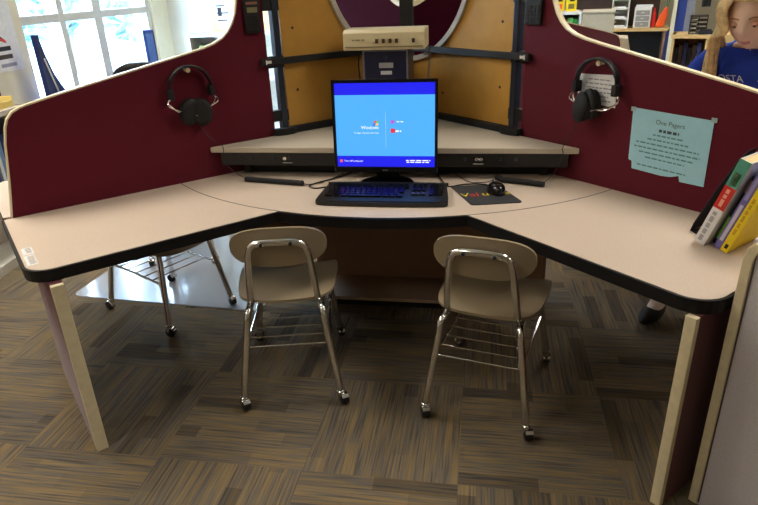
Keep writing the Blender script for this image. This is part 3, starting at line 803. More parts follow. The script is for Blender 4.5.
book(1.652, .018, .25, .17, .24, LE, 'lavender book with pale spine label beside the yellow book', lav, [('spine_label', .25, .75, .1, .56, mat('pale lilac', srgb(196, 190, 216), .6)), ('spine_label', .25, .75, .62, .9, mat('mid lilac', srgb(150, 142, 200), .6))])
book(1.676, .021, .225, .17, .255, LE, 'yellow book with black dot at its spine foot', yellow, [('dot', .3, .7, .05, .11, black)], [(.5, .5, mat('spine ochre', srgb(200, 160, 20), .7), .35)])
be = thing('bookend', 'black metal bookend behind the leaning books', 'bookend', WB(1.6, .12, H))
g = G(); g.prism([(1.545, .165), (1.60, .20), (1.60, .06), (1.56, .10)], lambda q, t: WB(q[0], q[1], t), H+.0003, H+.0011); g.build('foot_plate', blackm, be)
lr = radians(LE)
bk = lambda q, t: B*(1.549+q[1]*.30+t) + A*q[0] + Z*(H+.001+q[1]*cos(lr))
g = G(); g.prism([(.17, 0), (.175, .03), (.15, .14), (.12, .215), (.08, .25), (.03, .25), (.03, 0)], bk, -.002, 0); g.build('upright_plate', blackm, be)

gp = thing('office_partition', 'grey fabric partition with cream edge at the right of the desk', 'partition', WB(2.4, .47, 0))
PT = .772
fpx = lambda q, t: WB(q[0], t, q[1])
x0, x1 = 1.829, 3.2
pts = [(x0, .0), (x0, PT-.05), (x0+.006, PT-.022), (x0+.02, PT-.006), (x0+.045, PT), (x1, PT), (x1, 0)]
g = G(); g.prism(pts, fpx, .46, .488); g.build('fabric_panel', greyp, gp)
g = G(); g.strip(pts[:6], fpx, .0, .024, .455, .492); g.build('edge_trim', trimc, gp, bevel=.003)
g = G(); g.box(WB, x0+.0245, x0+.0275, .4881, .4905, .01, PT-.035); g.build('seam_strip', mat('dark seam', srgb(80, 70, 68), .7), gp)
g = G(); g.box(WB, x0+.002, x0+.03, -.5, .455, 0, PT-.01); g.build('return_panel', greyp, gp)

# ------------------------------------------------------------------ chairs
def make_chair(name, label, cat='chair', lowback=False):
    t = thing(name, label, cat)
    B_ = dict(local=True)
    SZ = .372
    # seat shell: rounded, dished, front edge rolled down
    def seat(i, j, top):
        x = (i-.5)*2; y = (j-.5)*2
        k = (abs(x)**4+abs(y)**4)**.25 or 1e-6; m = max(abs(x), abs(y)) or 1e-6
        x, y = x*m/k*1.0, y*m/k*1.0
        hw = .172+.012*y
        X = x*hw; Y = .02 + y*.185
        z = SZ + .010*x*x - .007*(1-x*x)*(1-y*y) + (.012*max(0, -y)**3) - .03*max(0, y-.55)**2/.2
        z -= .022*max(0, -y-.72)**1/.28*0
        return Vector((X, Y, z + (.0 if top else -.009)))
    g = G(); n = 20
    vt = [[g.bm.verts.new(seat(i/n, j/n, True)) for j in range(n+1)] for i in range(n+1)]
    vb = [[g.bm.verts.new(seat(i/n, j/n, False)) for j in range(n+1)] for i in range(n+1)]
    for i in range(n):
        for j in range(n):
            g.bm.faces.new((vt[i][j], vt[i+1][j], vt[i+1][j+1], vt[i][j+1])); g.bm.faces.new((vb[i][j], vb[i][j+1], vb[i+1][j+1], vb[i+1][j]))
    ring = [(i, 0) for i in range(n)]+[(n, j) for j in range(n)]+[(i, n) for i in range(n, 0, -1)]+[(0, j) for j in range(n, 0, -1)]
    for k in range(len(ring)):
        a, b = ring[k], ring[(k+1) % len(ring)]
        g.bm.faces.new((vt[a[0]][a[1]], vb[a[0]][a[1]], vb[b[0]][b[1]], vt[b[0]][b[1]]))
    g.build('seat', taupe, t, smooth=True, **B_)
    zf = (lambda z: z if z < .42 else .42+(z-.42)*.925) if not lowback else (lambda z: .36+(z-.36)*.66)
    # legs
    for sx in (-1, 1):
        for sy in (-1, 1):
            g = G()
            foot = Vector((sx*.165, sy*.218, .045)); topp = Vector((sx*.124, sy*.178, .335))
            inn = Vector((sx*.118, sy*.13, .357)); mid = Vector((sx*.116, 0, .359))
            d = (topp-foot)
            path = [foot, foot+d*.5, foot+d*.92] + smooth_path([foot+d*.92, topp+Vector((0, -sy*.004, .008)), Vector((sx*.12, sy*.16, .352)), inn], 4)[1:] + [mid]
            g.tube(path, .0125, 12); lg = g.build('leg', chrome, t, smooth=True, **B_)
            g = G(); dirv = d.normalized()
            g.lathe([(.013, -.022), (.0145, -.02), (.0145, .006), (.0125, .008)], foot, Matrix.Rotation(sx*-.13, 3, 'Y'), 12)
            # caster hood and wheel
            wx = foot + Vector((sx*.004, sy*-.004+.0, 0))
            ca = random.uniform(-.6, .6) + (pi if sy > 0 else 0)
            hx = Vector((cos(ca+pi*1.5), sin(ca+pi*1.5), 0)); hy = Vector((-hx.y, hx.x, 0))
            wc = Vector((wx.x, wx.y, .0215)) + hx*.012
            def hood(i, j):
                th = radians(35+150*i); w_ = (j-.5)*.024
                return wc + hx*(.0225*cos(th)) + hy*w_ + Z*(.0225*sin(th))
            g.grid(hood, 14, 2)
            g.build('caster_hood', chrome, lg, smooth=True, **B_)
            g = G(); Rw = Matrix((hx, Z, hy)).transposed(); g.lathe([(.012, -.0135), (.0195, -.0115), (.021, 0), (.0195, .0115), (.012, .0135)], wc, Rw, 18); g.build('wheel', black, lg, smooth=True, **B_)
    # back tube: upside-down U behind the pad
    half = [(.108, -.05, .362), (.110, -.12, .366), (.109, -.155, .385), (.107, -.167, .42), (.098, -.188, .53), (.093, -.197, .575)]
    arcp = [(.084, -.203, .603), (.066, -.207, .618), (.03, -.2085, .623)]
    pts = [(-x, y, zf(z)) for x, y, z in half+arcp] + [(x, y, zf(z)) for x, y, z in (half+arcp)[::-1]]
    g = G(); g.tube(smooth_path(pts, 4), .0115, 12); g.build('back_tube', chrome, t, smooth=True, **B_)
    # back pad: wide rounded pad, curved round the sitter
    g = G()
    def pad(i, j, f):
        q = 2*pi*i
        e = .62
        cx, cz = cos(q), sin(q)
        X = .153*(abs(cx)**e)*(1 if cx > 0 else -1)*j; Zz = .074*(abs(cz)**(.80))*(1 if cz > 0 else -1)*j
        Zz *= 1-.10*(X/.162)**2
        Y = -.186 - .10*(Zz)*1.0 + 1.05*X*X + (0.0 if f else .011)
        return Vector((X, Y, zf(.592+Zz)))
    N_, M_ = 40, 7
    fr = [[g.bm.verts.new(pad(i/N_, (j+.001)/M_, True)) for j in range(M_+1)] for i in range(N_)]
    bk_ = [[g.bm.verts.new(pad(i/N_, (j+.001)/M_, False)) for j in range(M_+1)] for i in range(N_)]
    for i in range(N_):
        k = (i+1) % N_
        for j in range(M_):
            g.bm.faces.new((fr[i][j], fr[k][j], fr[k][j+1], fr[i][j+1])); g.bm.faces.new((bk_[i][j], bk_[i][j+1], bk_[k][j+1], bk_[k][j]))
        g.bm.faces.new((fr[i][M_], fr[k][M_], bk_[k][M_], bk_[i][M_]))
    g.build('backrest', taupe, t, smooth=True, **B_)
    g = G()
    for sx in (-1, 1):
        g.lathe([(.006, -.002), (.006, .003), (.003, .004)], (sx*.045, -.224, zf(.622)), Matrix.Rotation(pi/2, 3, 'X'), 10)
    g.build('rivet', steel, t, **B_)
    # book rack: two side bars and cross wires
    g = G()
    for sx in (-1, 1): g.tube([(sx*.140, -.197, .225), (sx*.136, .0, .222), (sx*.140, .197, .219)], .005, 8)
    for k in range(6):
        y = -.188+k*.062; g.tube([(-.139, y, .226), (.139, y, .226)], .0028, 6)
    g.build('book_rack', chrome, t, smooth=True, **B_)
    return t
def place(t, x, y, fx, fy):
    t.location = (x, y, 0); t.rotation_euler = (0, 0, math.atan2(-fx, fy))
ch1 = make_chair('school_chair', 'taupe school chair under the left half of the curved corner worktop')
place(ch1, -.251-.222*.22, -1.372+.975*.22, -.222, .975)
def copy_chair(label, x, y, fx, fy, src=ch1):
    t = copy_tree(src); t['label'] = label; place(t, x, y, fx, fy); return t
copy_chair('taupe school chair under the right half of the curved corner worktop', .362+.224*.22, -1.408+.975*.22, .224, .975)
copy_chair('school chair far under the left worktop, only a chrome leg and caster showing', -1.22, -.07, .2, -.98)
ch3 = make_chair('school_chair', 'chrome legged chair half on the clear floor mat under the left wing', lowback=True)
place(ch3, -1.02, -.735, .887, -.463)
gc = A*(-.69)+B*1.27; fcv = (A*.97+B*(-.1)).normalized()
copy_chair('school chair the girl sits on behind the right divider', gc.x, gc.y, fcv.x, fcv.y)

# clear floor mat
mpts = [(-1.567, -.683), (-.60, -.745), (-.52, .20), (-1.50, .26)]
cc = [Vector((p[0], p[1], 0)) for p in mpts]; rp_ = []
for i in range(4):
    p, q0, q1 = cc[i], (cc[i-1]-cc[i]).normalized(), (cc[(i+1) % 4]-cc[i]).normalized()
    for k in range(6):
        t = k/5; rp_.append(p + q0*.05*(1-t)**2 + q1*.05*t*t)
g = G(); g.prism(rp_, lambda q, t: Vector((q.x, q.y, t)), .001, .004); tag(g.build('floor_mat', vinyl), 'clear glossy plastic floor mat shining under the left wing', 'mat')

# ------------------------------------------------------------------ background, left
# low bookcase at the window wall by the photo's left edge
def lw(s_, t, z): return ww(s_, t, z)
bc = thing('low_bookcase', 'low cream bookcase against the wall beyond the left desk end', 'bookcase', ww(-.95, .17, 0))
s0, s1 = -1.75, -.62
g = G()
g.box(lw, s0, s1, .02, .045, 0, .79); g.box(lw, s0, s0+.025, .045, .25, 0, .79); g.box(lw, s1-.025, s1, .045, .25, 0, .79)
g.box(lw, s0, s1, .02, .26, .765, .79); g.box(lw, s0+.025, s1-.025, .045, .245, .40, .42); g.box(lw, s0+.025, s1-.025, .045, .25, 0, .05); g.build('carcass', mat('cream board', srgb(214, 206, 190), .5), bc)
x = s1-.032; k = 0
bl = ['navy', 'pale blue', 'white', 'grey', 'blue', 'dark']
bm_ = [navy, mat('pale blue cover', srgb(120, 150, 190), .6), paperw, mat('grey cover', srgb(110, 110, 120), .6), bluec, blackm]
while x > s1-.42:
    w_ = random.uniform(.02, .035)
    g = G(); g.box(lw, x-w_, x-.001, .07, .235, .4205, .4205+random.uniform(.24, .32)); o = g.build('book', bm_[k % 6])
    tag(o, '%s book low in the cream bookcase, %s from its near end' % (bl[k % 6], ORD[k]), 'book', 'books in the low cream bookcase')
    x -= w_; k += 1
ty = thing('paper_tray', 'yellow open tray on top of the low cream bookcase', 'tray', ww(-.8, .15, .791))
g = G(); ta, tb_ = -.98, -.66
g.box(lw, ta, tb_, .05, .23, .791, .797); g.box(lw, ta, ta+.008, .05, .23, .797, .845); g.box(lw, tb_-.008, tb_, .05, .23, .797, .845); g.box(lw, ta, tb_, .05, .058, .797, .845); g.box(lw, ta, tb_, .222, .23, .797, .825)
g.build('tray', mat('straw yellow plastic', srgb(226, 200, 110), .5), ty, bevel=.003)
g = G(); g.box(lw, ta+.02, tb_-.02, .07, .21, .797, .812); g.build('paper_stack', paperw, ty)
g = G(); g.box(lw, -.95, -.43, .001, .018, .80, 1.03); tag(g.build('pin_board', burg), 'small burgundy pin board on the wall under the white poster', 'board')
# poster on the wall
pt = thing('wall_poster', 'white poster with coloured bars on the wall left of the window', 'poster', ww(-.3, .01, .9))
P0, P1, PZ = -.56, -.11, .93
g = G(); g.box(lw, P0, P1, .001, .004, PZ, 1.55); g.build('sheet', paperw, pt)
for nm, u0, u1, z0, z1, m in (('dark_red_rule', -.6, -.37, 1.225, 1.24, red), ('dark_block', -.56, -.27, 1.045, 1.07, darkink), ('dark_block', -.56, -.27, 1.0, 1.025, dkwood), ('blue_block', -.6, -.44, .945, .985, mat('sky print', srgb(120, 160, 220), .7)), ('ink_block', -.40, -.25, .955, .975, mat('grey print dots', srgb(150, 150, 170), .7))):
    g = G(); g.box(lw, u0+.07, u1+.07, .004, .0046, z0, z1); g.build(nm, m, pt)
g = G(); g.prism([(-.46, 1.19), (-.44, 1.19), (-.30, 1.10), (-.42, 1.10)], lambda q, t: ww(q[0]+.07, t, q[1]), .004, .0046); g.build('slanted_bar', darkink, pt)
g = G(); g.prism([(-.43, 1.13), (-.30, 1.085), (-.30, 1.10), (-.43, 1.16)], lambda q, t: ww(q[0]+.07, t, q[1]), .0046, .0052); g.build('slanted_bar', red, pt)
# dark curved frame against the window
cf = thing('curved_frame', 'dark navy curved frame with pale cord in front of the window', 'frame', ww(.2, .2, 0))
cpts = [(-.13, 1.12), (-.10, 1.12), (-.07, 1.0), (-.02, .88), (.06, .77), (.16, .68), (.28, .60), (.4, .55), (.4, 0), (-.12, 0)]
g = G(); g.prism(cpts, lambda q, t: ww(q[0], t, q[1]), .10, .13); g.build('board', navy, cf)
g = G(); g.tube([ww(-.10, .135, .98), ww(-.04, .135, .8), ww(.08, .135, .5)], .005, 6); g.build('cord', paperw, cf)
g = G()
for q in ((-.07, .99), (-.02, .88), (.065, .765), (.165, .675)): g.ball(ww(q[0], .115, q[1]), .014, nu=8, nv=6)
g.build('rim_stud', navy, cf)
# tall dark case by the window's right end
f_ = frame_at(-29.05, 5.7)
tc_ = thing('speaker_case', 'slim dark navy upright case at the right end of the window', 'case', f_(0, 0, 0))
g = G(); g.box(f_, -.045, .045, 0, .12, 0, 1.05); g.build('body', navy, tc_, bevel=.008)
g = G(); g.box(f_, -.02, .036, -.006, 0, .3, 1.03); g.build('front_strip', mat('slate blue', srgb(60, 80, 120), .5), tc_)
# office chair back, seen just above the left divider
oc_p = hd(-30.4, 3.95, 0)
oc = thing('office_chair', 'black rounded chair back just above the left divider', 'chair', oc_p)
u_, w_v = facing(-25)
of = lambda x, y, z: oc_p + u_*x + w_v*y + Z*z
g = G()
def obk(i, j):
    q = 2*pi*i; cx, cz = cos(q), sin(q)
    return of(.17*abs(cx)**.7*(1 if cx > 0 else -1)*j, .12*(abs(cx)*j)**2 - .02*j, .80+.155*abs(cz)**.8*(1 if cz > 0 else -1)*j)
g.grid(lambda i, j: obk(i, j), 32, 6, closeu=True)
ob2 = g.build('backrest', blackm, oc, smooth=True, auto=False); md = ob2.modifiers.new('so', 'SOLIDIFY'); md.thickness = .04
g = G(); g.obox(of(0, .22, .45), (.44, .42, .06)); g.build('seat', blackm, oc, bevel=.02)
g = G(); g.tube([of(0, -.02, .66), of(0, -.0, .5), of(0, .1, .42)], .02, 8); g.build('back_bar', black, oc, smooth=True)
g = G(); g.tube([of(0, .22, .42), of(0, .22, .08)], .025, 10); g.build('gas_column', steel, oc, smooth=True)
for k in range(5):
    q = 2*pi*k/5; g = G(); g.tube([of(0, .22, .09), of(.27*cos(q), .22+.27*sin(q), .06)], [.022, .014], 8); sp_ = g.build('base_spoke', black, oc, smooth=True)
    g = G(); g.ball(of(.27*cos(q), .22+.27*sin(q), .028), .028, nu=10, nv=8); g.build('caster', blackm, sp_, smooth=True)
# bulletin board and low bookcase at the alcove wall
al = lambda x, y, z: ww(2.5-y, x, z)                 # x along alcove wall, y out of it
bb = thing('bulletin_board', 'tan notice board with printed sheets on the far left wall', 'board', al(.85, .02, 1))
g = G(); g.box(al, .44, 1.35, .001, .02, .94, 1.75); g.build('cork', mat('tan cork', srgb(214, 190, 140), .8, var=.1, scale=40), bb)
for x0, x1, z0, z1 in ((.49, .64, .98, 1.45), (.665, .72, .99, 1.22), (.74, .86, 1.2, 1.45)):
    g = G(); g.box(al, x0, x1, .02, .022, z0, z1); pg = g.build('sheet', paperw, bb)
    g = G()
    for k in range(6):
        zz = z1-.06-k*(z1-z0)/7; g.box(al, x0+.01, x0+(x1-x0)*random.uniform(.6, .95), .022, .0226, zz, zz+.012)
    g.box(al, x0+.02, x0+.06, .022, .0228, z0+.12, z0+.2); g.build('print', darkink, pg)
lb = thing('white_bookcase', 'white bookcase standing against the far left wall below the notice board', 'bookcase', al(.62, .2, 0))
TB = .955
g = G(); g.box(al, .28, 1.3, .005, .025, 0, TB); g.box(al, .28, .3, .025, .36, 0, TB); g.box(al, .57, .59, .025, .36, 0, TB); g.box(al, 1.28, 1.3, .025, .36, 0, TB)
g.box(al, .28, 1.3, .005, .37, TB-.025, TB); g.box(al, .3, 1.28, .025, .35, .5, .52); g.box(al, .3, 1.28, .025, .36, 0, .04); g.build('carcass', white, lb)
x = .305; cl = [('brown', mat('brown cover', srgb(130, 100, 80), .6)), ('orange', mat('dull orange cover', srgb(190, 110, 70), .6)), ('olive green', mat('olive cover', srgb(120, 140, 70), .6)), ('tan', mat('tan cover', srgb(180, 140, 100), .6)), ('maroon', mat('maroon cover', srgb(120, 60, 60), .6))]
for k in range(7):
    g = G(); g.box(al, x, x+.034, .1, .33, .5205, .5205+.27+.03*(k % 3)); o = g.build('book', cl[k % 5][1])
    tag(o, '%s book in the white bookcase by the notice board, %s from left' % (cl[k % 5][0], ['first', 'second', 'third', 'fourth', 'fifth', 'sixth', 'seventh'][k]), 'book', 'books in the white bookcase')
    x += .0355

# ------------------------------------------------------------------ background, right
fr_ = frame_at(6.7, 5.85)
hb = thing('green_bookcase', 'white topped bookcase holding green books beyond the right divider', 'bookcase', fr_(0, .2, 0))
BT = 1.055
g = G(); g.box(fr_, -.28, .15, .30, .32, 0, BT); g.box(fr_, -.28, -.26, 0, .3, 0, BT); g.box(fr_, .13, .15, 0, .3, 0, BT); g.box(fr_, -.29, .15, -.01, .32, BT-.025, BT); g.box(fr_, -.26, .13, .01, .3, .72, .74); g.box(fr_, -.26, .13, .01, .3, .02, .05)
g.build('carcass', white, hb)
x = -.25; gl = [('bright green', green), ('dark green', mat('dark green cover', srgb(24, 96, 50), .6)), ('brown', mat('umber cover', srgb(120, 90, 50), .6)), ('light green', mat('light green cover', srgb(90, 160, 80), .6))]
for k in range(9):
    g = G(); g.box(fr_, x, x+.038, .03, .25, .7405, .7405+.25+.01*(k % 2)); o = g.build('book', gl[k % 4][1])
    tag(o, '%s book in the bookcase beyond the right divider, %s from the left' % (gl[k % 4][0], ['first', 'second', 'third', 'fourth', 'fifth', 'sixth', 'seventh', 'eighth', 'ninth'][k]), 'book', 'green row of books')
    x += .0415
for k, (x0, x1, h_, lab) in enumerate(((-.13, .0, .13, 'yellow carton with orange print, left one on the green bookcase'), (.012, .10, .17, 'yellow carton with dark print, right one on the green bookcase'))):
    t = thing('carton', lab, 'box', fr_((x0+x1)/2, .1, BT), 0, 'cartons on the green bookcase')
    g = G(); g.box(fr_, x0, x1, .02, .16, BT+.001, BT+h_); g.build('body', yellow, t)
    g = G(); g.box(fr_, x0+.02, x1-.02, .018, .02, BT+.02, BT+.06); g.build('print_panel', orange if k == 0 else mat('olive print', srgb(120, 100, 40), .6), t)
    g = G(); g.box(fr_, x0+.03, x1-.02, .018, .02, BT+.08, BT+.11); g.build('print_panel', dkwood, t)
fr_ = frame_at(9.45, 5.75)
g = G(); g.box(fr_, -.125, .135, 0, .40, 0, 1.04); g.box(fr_, -.13, .14, -.008, .41, 1.04, 1.056); tag(g.build('cabinet', greyw, bevel=.004), 'plain warm grey cabinet beside the green bookcase', 'cabinet')
fr_ = frame_at(11.5, 6.3)
cab = G(); cab.prism([(-.07, 0), (.10, 0), (.10, .62), (.055, .79), (-.07, .80)], lambda q, t: fr_(q[0], t, q[1]), 0, .35); tag(cab.build('side_cabinet', mat('pale grey board', srgb(196, 184, 160), .6)), 'pale low cabinet with clipped corner in front of the dark desk', 'cabinet')
# dark desk
fd = frame_at(12.2, 8.5)
dk = thing('dark_desk', 'long dark desk with pale top edge against the far right wall', 'desk', fd(0, .3, 0))
g = G(); g.box(fd, -.8, .42, 0, .6, .69, .725); g.build('desk_top', oak, dk)
g = G(); g.box(fd, -.78, -.75, .02, .58, 0, .69); g.build('leg', dkwood, dk)
g = G(); g.box(fd, .37, .41, .02, .58, 0, .69); g.build('leg', woodd, dk)
g = G(); g.box(fd, -.75, .37, .5, .55, .05, .69); g.build('modesty_panel', blackm, dk)
g = G(); g.box(fd, -.8, .30, .5, .6, .7255, 1.6); g.box(fd, -.8, .30, .3, .5, 1.25, 1.3); tag(g.build('desk_hutch', dkwood), 'dark brown hutch board behind the trays on the dark desk', 'hutch')
t = thing('paper_sorter', 'white paper sorter with dark slots at the left of the dark desk', 'tray', fd(-.13, .2, .7255))
g = G(); x0, x1 = -.255, -.05
for z in (.7255, .83, .94, 1.05, 1.16): g.box(fd, x0, x1, .05, .33, z, z+.02)
g.box(fd, x0, x0+.015, .05, .33, .7255, 1.18); g.box(fd, x1-.015, x1, .05, .33, .7255, 1.18); g.box(fd, x0, x1, .31, .33, .7255, 1.18); g.build('rack', white, t)
for z in (.746, .85, .961): g = G(); g.box(fd, x0+.02, x1-.04, .07, .3, z, z+.015); g.build('paper_stack', paperw, t)
t = thing('drawer_tower', 'white drawer tower with grey fronts at the middle of the dark desk', 'drawers', fd(.11, .2, .7255))
g = G(); x0, x1 = .012, .205; g.box(fd, x0, x1, .08, .36, .7255, .96); g.build('body', white, t, bevel=.006)
for k in range(3): g = G(); g.box(fd, x0+.02, x1-.02, .07, .08, .74+k*.066, .795+k*.066); dr = g.build('drawer', mat('smoky grey plastic', srgb(150, 148, 140), .3), t); g = G(); g.box(fd, .09, .125, .062, .07, .765+k*.066, .775+k*.066); g.build('handle', white, dr)
g = G(); g.box(fd, x0+.01, x1+.01, .1, .34, .961, .985); tag(g.build('paper_pile', paperw), 'low pile of paper on the white drawer tower', 'paper')
t = thing('red_bottle', 'red bottle standing right of the white drawer tower', 'bottle', fd(.232, .15, .7255))
g = G(); g.lathe([(.024, 0), (.026, .01), (.026, .16), (.012, .19)], fd(.236, .15, .7256), None, 14); g.build('body', red, t, smooth=True)
g = G(); g.lathe([(.013, 0), (.013, .035)], fd(.236, .15, .9156), None, 12); g.build('cap', red, t)
t = thing('orange_bag', 'bright orange bag leaning at the right end of the dark desk', 'bag', fd(.33, .15, .7255))
g = G()
bpts = [(.275, .727), (.272, .77), (.30, .86), (.35, .95), (.378, .97), (.388, .90), (.385, .80), (.36, .735)]
g.prism(bpts, lambda q, tt: fd(q[0], tt, q[1]), .1, .2); g.build('pouch', orange, t, bevel=.02)
g = G(); g.tube(smooth_path([fd(.378, .15, .965), fd(.39, .15, 1.02), fd(.37, .15, 1.08), fd(.37, .15, .96)]), .006, 6); g.build('strap', mat('green strap', srgb(60, 110, 60), .6), t, smooth=True)
# blue folded banner beside desk, column, blue pole
fb = frame_at(14.9, 8.2)
g = G(); g.prism([(-.03, 0), (.05, 0), (.055, .72), (.03, .74), (-.005, .70)], lambda q, t: fb(q[0], t, q[1]), 0, .1); tag(g.build('blue_board', navy), 'dark blue board standing between the dark desk and the pale post', 'board')
fc = frame_at(15.45, 7.6)
g = G(); g.box(fc, -.045, -.005, 0, .1, 0, CEIL-.002); struct(g.build('trim_1', mat('pale post paint', srgb(214, 206, 176), .6)))
g = G(); g.box(fc, -.005, .085, .02, .25, 0, CEIL-.002); struct(g.build('column_blue', bluec))
g = G(); g.box(fc, .085, .165, .0, .3, 0, CEIL-.002); struct(g.build('column_grey', mat('grey column paint', srgb(128, 128, 136), .6)))
# light wood bookcase at right
fo = frame_at(17.3, 6.0)
wb = thing('oak_bookcase', 'light wood bookcase with dark books behind the girl', 'bookcase', fo(0, .2, 0))
OT = .845
g = G()
g.box(fo, -.2, .5, .33, .35, 0, OT); g.box(fo, -.2, -.18, .0, .33, 0, OT); g.box(fo, .06, .075, .0, .33, 0, OT); g.box(fo, .48, .5, .0, .33, 0, OT)
g.box(fo, -.21, .51, -.015, .36, OT-.03, OT); g.box(fo, -.18, .48, .01, .33, .55, .57); g.box(fo, -.18, .48, .01, .33, .27, .29); g.box(fo, -.18, .48, .01, .33, .02, .05); g.box(fo, .0765, .48, -.004, .01, .05, OT-.03)
g.build('carcass', oak, wb)
x = -.175
for zz in (.5705, .2905):
    x = -.175
    for k in range(6):
        g = G(); g.box(fo, x, x+.03, .12, .3, zz, zz+.16+.02*(k % 3)); o = g.build('book', [blackm, dkwood, navy][k % 3])
        tag(o, '%s book on %s shelf of the light wood bookcase, %s from left' % (['black', 'dark brown', 'navy'][k % 3], 'upper' if zz > .5 else 'lower', ['first', 'second', 'third', 'fourth', 'fifth', 'sixth'][k]), 'book', 'dark books in the light wood bookcase')
        x += .036
t = thing('tray_organizer', 'black letter tray organizer on the light wood bookcase', 'organizer', fo(-.01, .15, OT))
g = G(); x0, x1 = -.085, .05
for k in range(5): g.box(fo, x0, x1, .04, .28, OT+.001+k*.034, OT+.006+k*.034)
for x_ in (x0, (x0+x1)/2-.003, x1-.006): g.box(fo, x_, x_+.006, .04, .28, OT+.001, OT+.142)
g.build('rack', black, t)
for k in range(4): g = G(); g.box(fo, x0+.01, -.03, .06, .26, OT+.007+k*.034, OT+.019+k*.034); g.build('paper_stack', mat('cream paper', srgb(220, 208, 170), .8), t)
g = G(); g.box(fo, -.01, .10, -.005, .05, OT+.001, OT+.03); g.box(fo, .0, .09, .0, .045, OT+.03, OT+.042); tag(g.build('stapler', blackm, bevel=.006), 'black desk stapler in front of the black letter trays', 'stapler')
g = G(); g.box(fo, .07, .2, .0, .16, OT+.0005, OT+.006); tag(g.build('paper_sheet', paperw), 'white sheet lying on the light wood bookcase top', 'paper')
tp_ = ww(6.4, 1.62, 0)
fw = frame_at(17.45, 8.95)
t = thing('wall_phone', 'black wall phone on the far wall above the letter trays', 'phone', fw(0, 0, .95))
g = G(); g.box(fw, -.05, .05, -.05, .0, .94, 1.06); g.build('base', black, t, bevel=.01)
g = G(); g.tube(smooth_path([fw(-.02, -.06, .945), fw(-.025, -.075, 1.0), fw(-.02, -.06, 1.055)]), [.014]*13, 8); g.build('handset', blackm, t, smooth=True)
g = G(); g.box(fw, .1, .25, -.03, .0, 1.04, 1.3); tag(g.build('wall_notice', mat('tan card', srgb(200, 180, 130), .7)), 'tan framed notice on the far wall right of the phone', 'notice')

# ------------------------------------------------------------------ the girl
HP = A*(-.718)+B*1.263                      # hips
fv = Vector((-.56, -.83, 0)).normalized()
girl = thing('person', 'girl with long blonde hair in a blue shirt looking down behind the right divider', 'person', (HP.x, HP.y, 0), math.atan2(-fv.x, fv.y))
def skinned(name, verts, edges, m, parent, root=0, sub=2):
    me = bpy.data.meshes.new(name); me.from_pydata([v[:3] for v in verts], edges, [])
    o = bpy.data.objects.new(name, me); COL.objects.link(o)
    o.modifiers.new('skin', 'SKIN')
    lay = me.skin_vertices[0].data
    for i, v in enumerate(verts):
        r = v[3]; lay[i].radius = r if isinstance(r, tuple) else (r, r)
        lay[i].use_root = (i == root)
    md = o.modifiers.new('ss', 'SUBSURF'); md.levels = sub; md.render_levels = sub
    bpy.context.view_layer.update()
    me2 = bpy.data.meshes.new_from_object(o.evaluated_get(bpy.context.evaluated_depsgraph_get()))
    bpy.data.objects.remove(o)
    for p in me2.polygons: p.use_smooth = True
    me2.materials.clear(); me2.materials.append(m)
    o = bpy.data.objects.new(name, me2); COL.objects.link(o); o.parent = parent
    return o
# local: x = her right, y = forward.   (handedness: her right is +x when facing +y)
V = []; E_ = []
def add(v, p=None):
    V.append(v)
    if p is not None: E_.append((p, len(V)-1))
    return len(V)-1
hip = add((0, 0, .46, (.105, .085)))
wst = add((0, .03, .67, (.09, .07)), hip); che = add((0, .085, .91, (.105, .078)), wst); nb = add((0, .125, 1.035, (.06, .05)), che)
nk = add((0, .155, 1.08, .040), nb); hb0 = add((0, .195, 1.125, .040), nk)
for sx in (-1, 1):
    sh_ = add((sx*.135, .12, 1.01, .045), nb); el = add((sx*.20, .27, .80, .034), sh_); wrs = add((sx*.10, .43, .655, .022), el); pm = add((sx*.075, .49, .65, (.026, .013)), wrs)
    for k, (fx_, fl_) in enumerate(((-.024, .055), (-.008, .065), (.008, .06), (.022, .048))):
        a_ = add((sx*.075+fx_, .525, .652, .0085), pm); b_ = add((sx*.075+fx_*1.1, .525+fl_*.55, .652, .008), a_); add((sx*.075+fx_*1.1, .525+fl_*.95, .638, .0065), b_)
    a_ = add((sx*.075-sx*.034, .50, .648, .009), pm); add((sx*.075-sx*.045, .53, .64, .0075), a_)
    th_ = add((sx*.085, .06, .45, .072), hip); kn = add((sx*.10, .36, .44, .055), th_); an = add((sx*.11, .33, .08, .034), kn); add((sx*.115, .45, .03, .028), an)
body = skinned('body', V, E_, skin, girl)
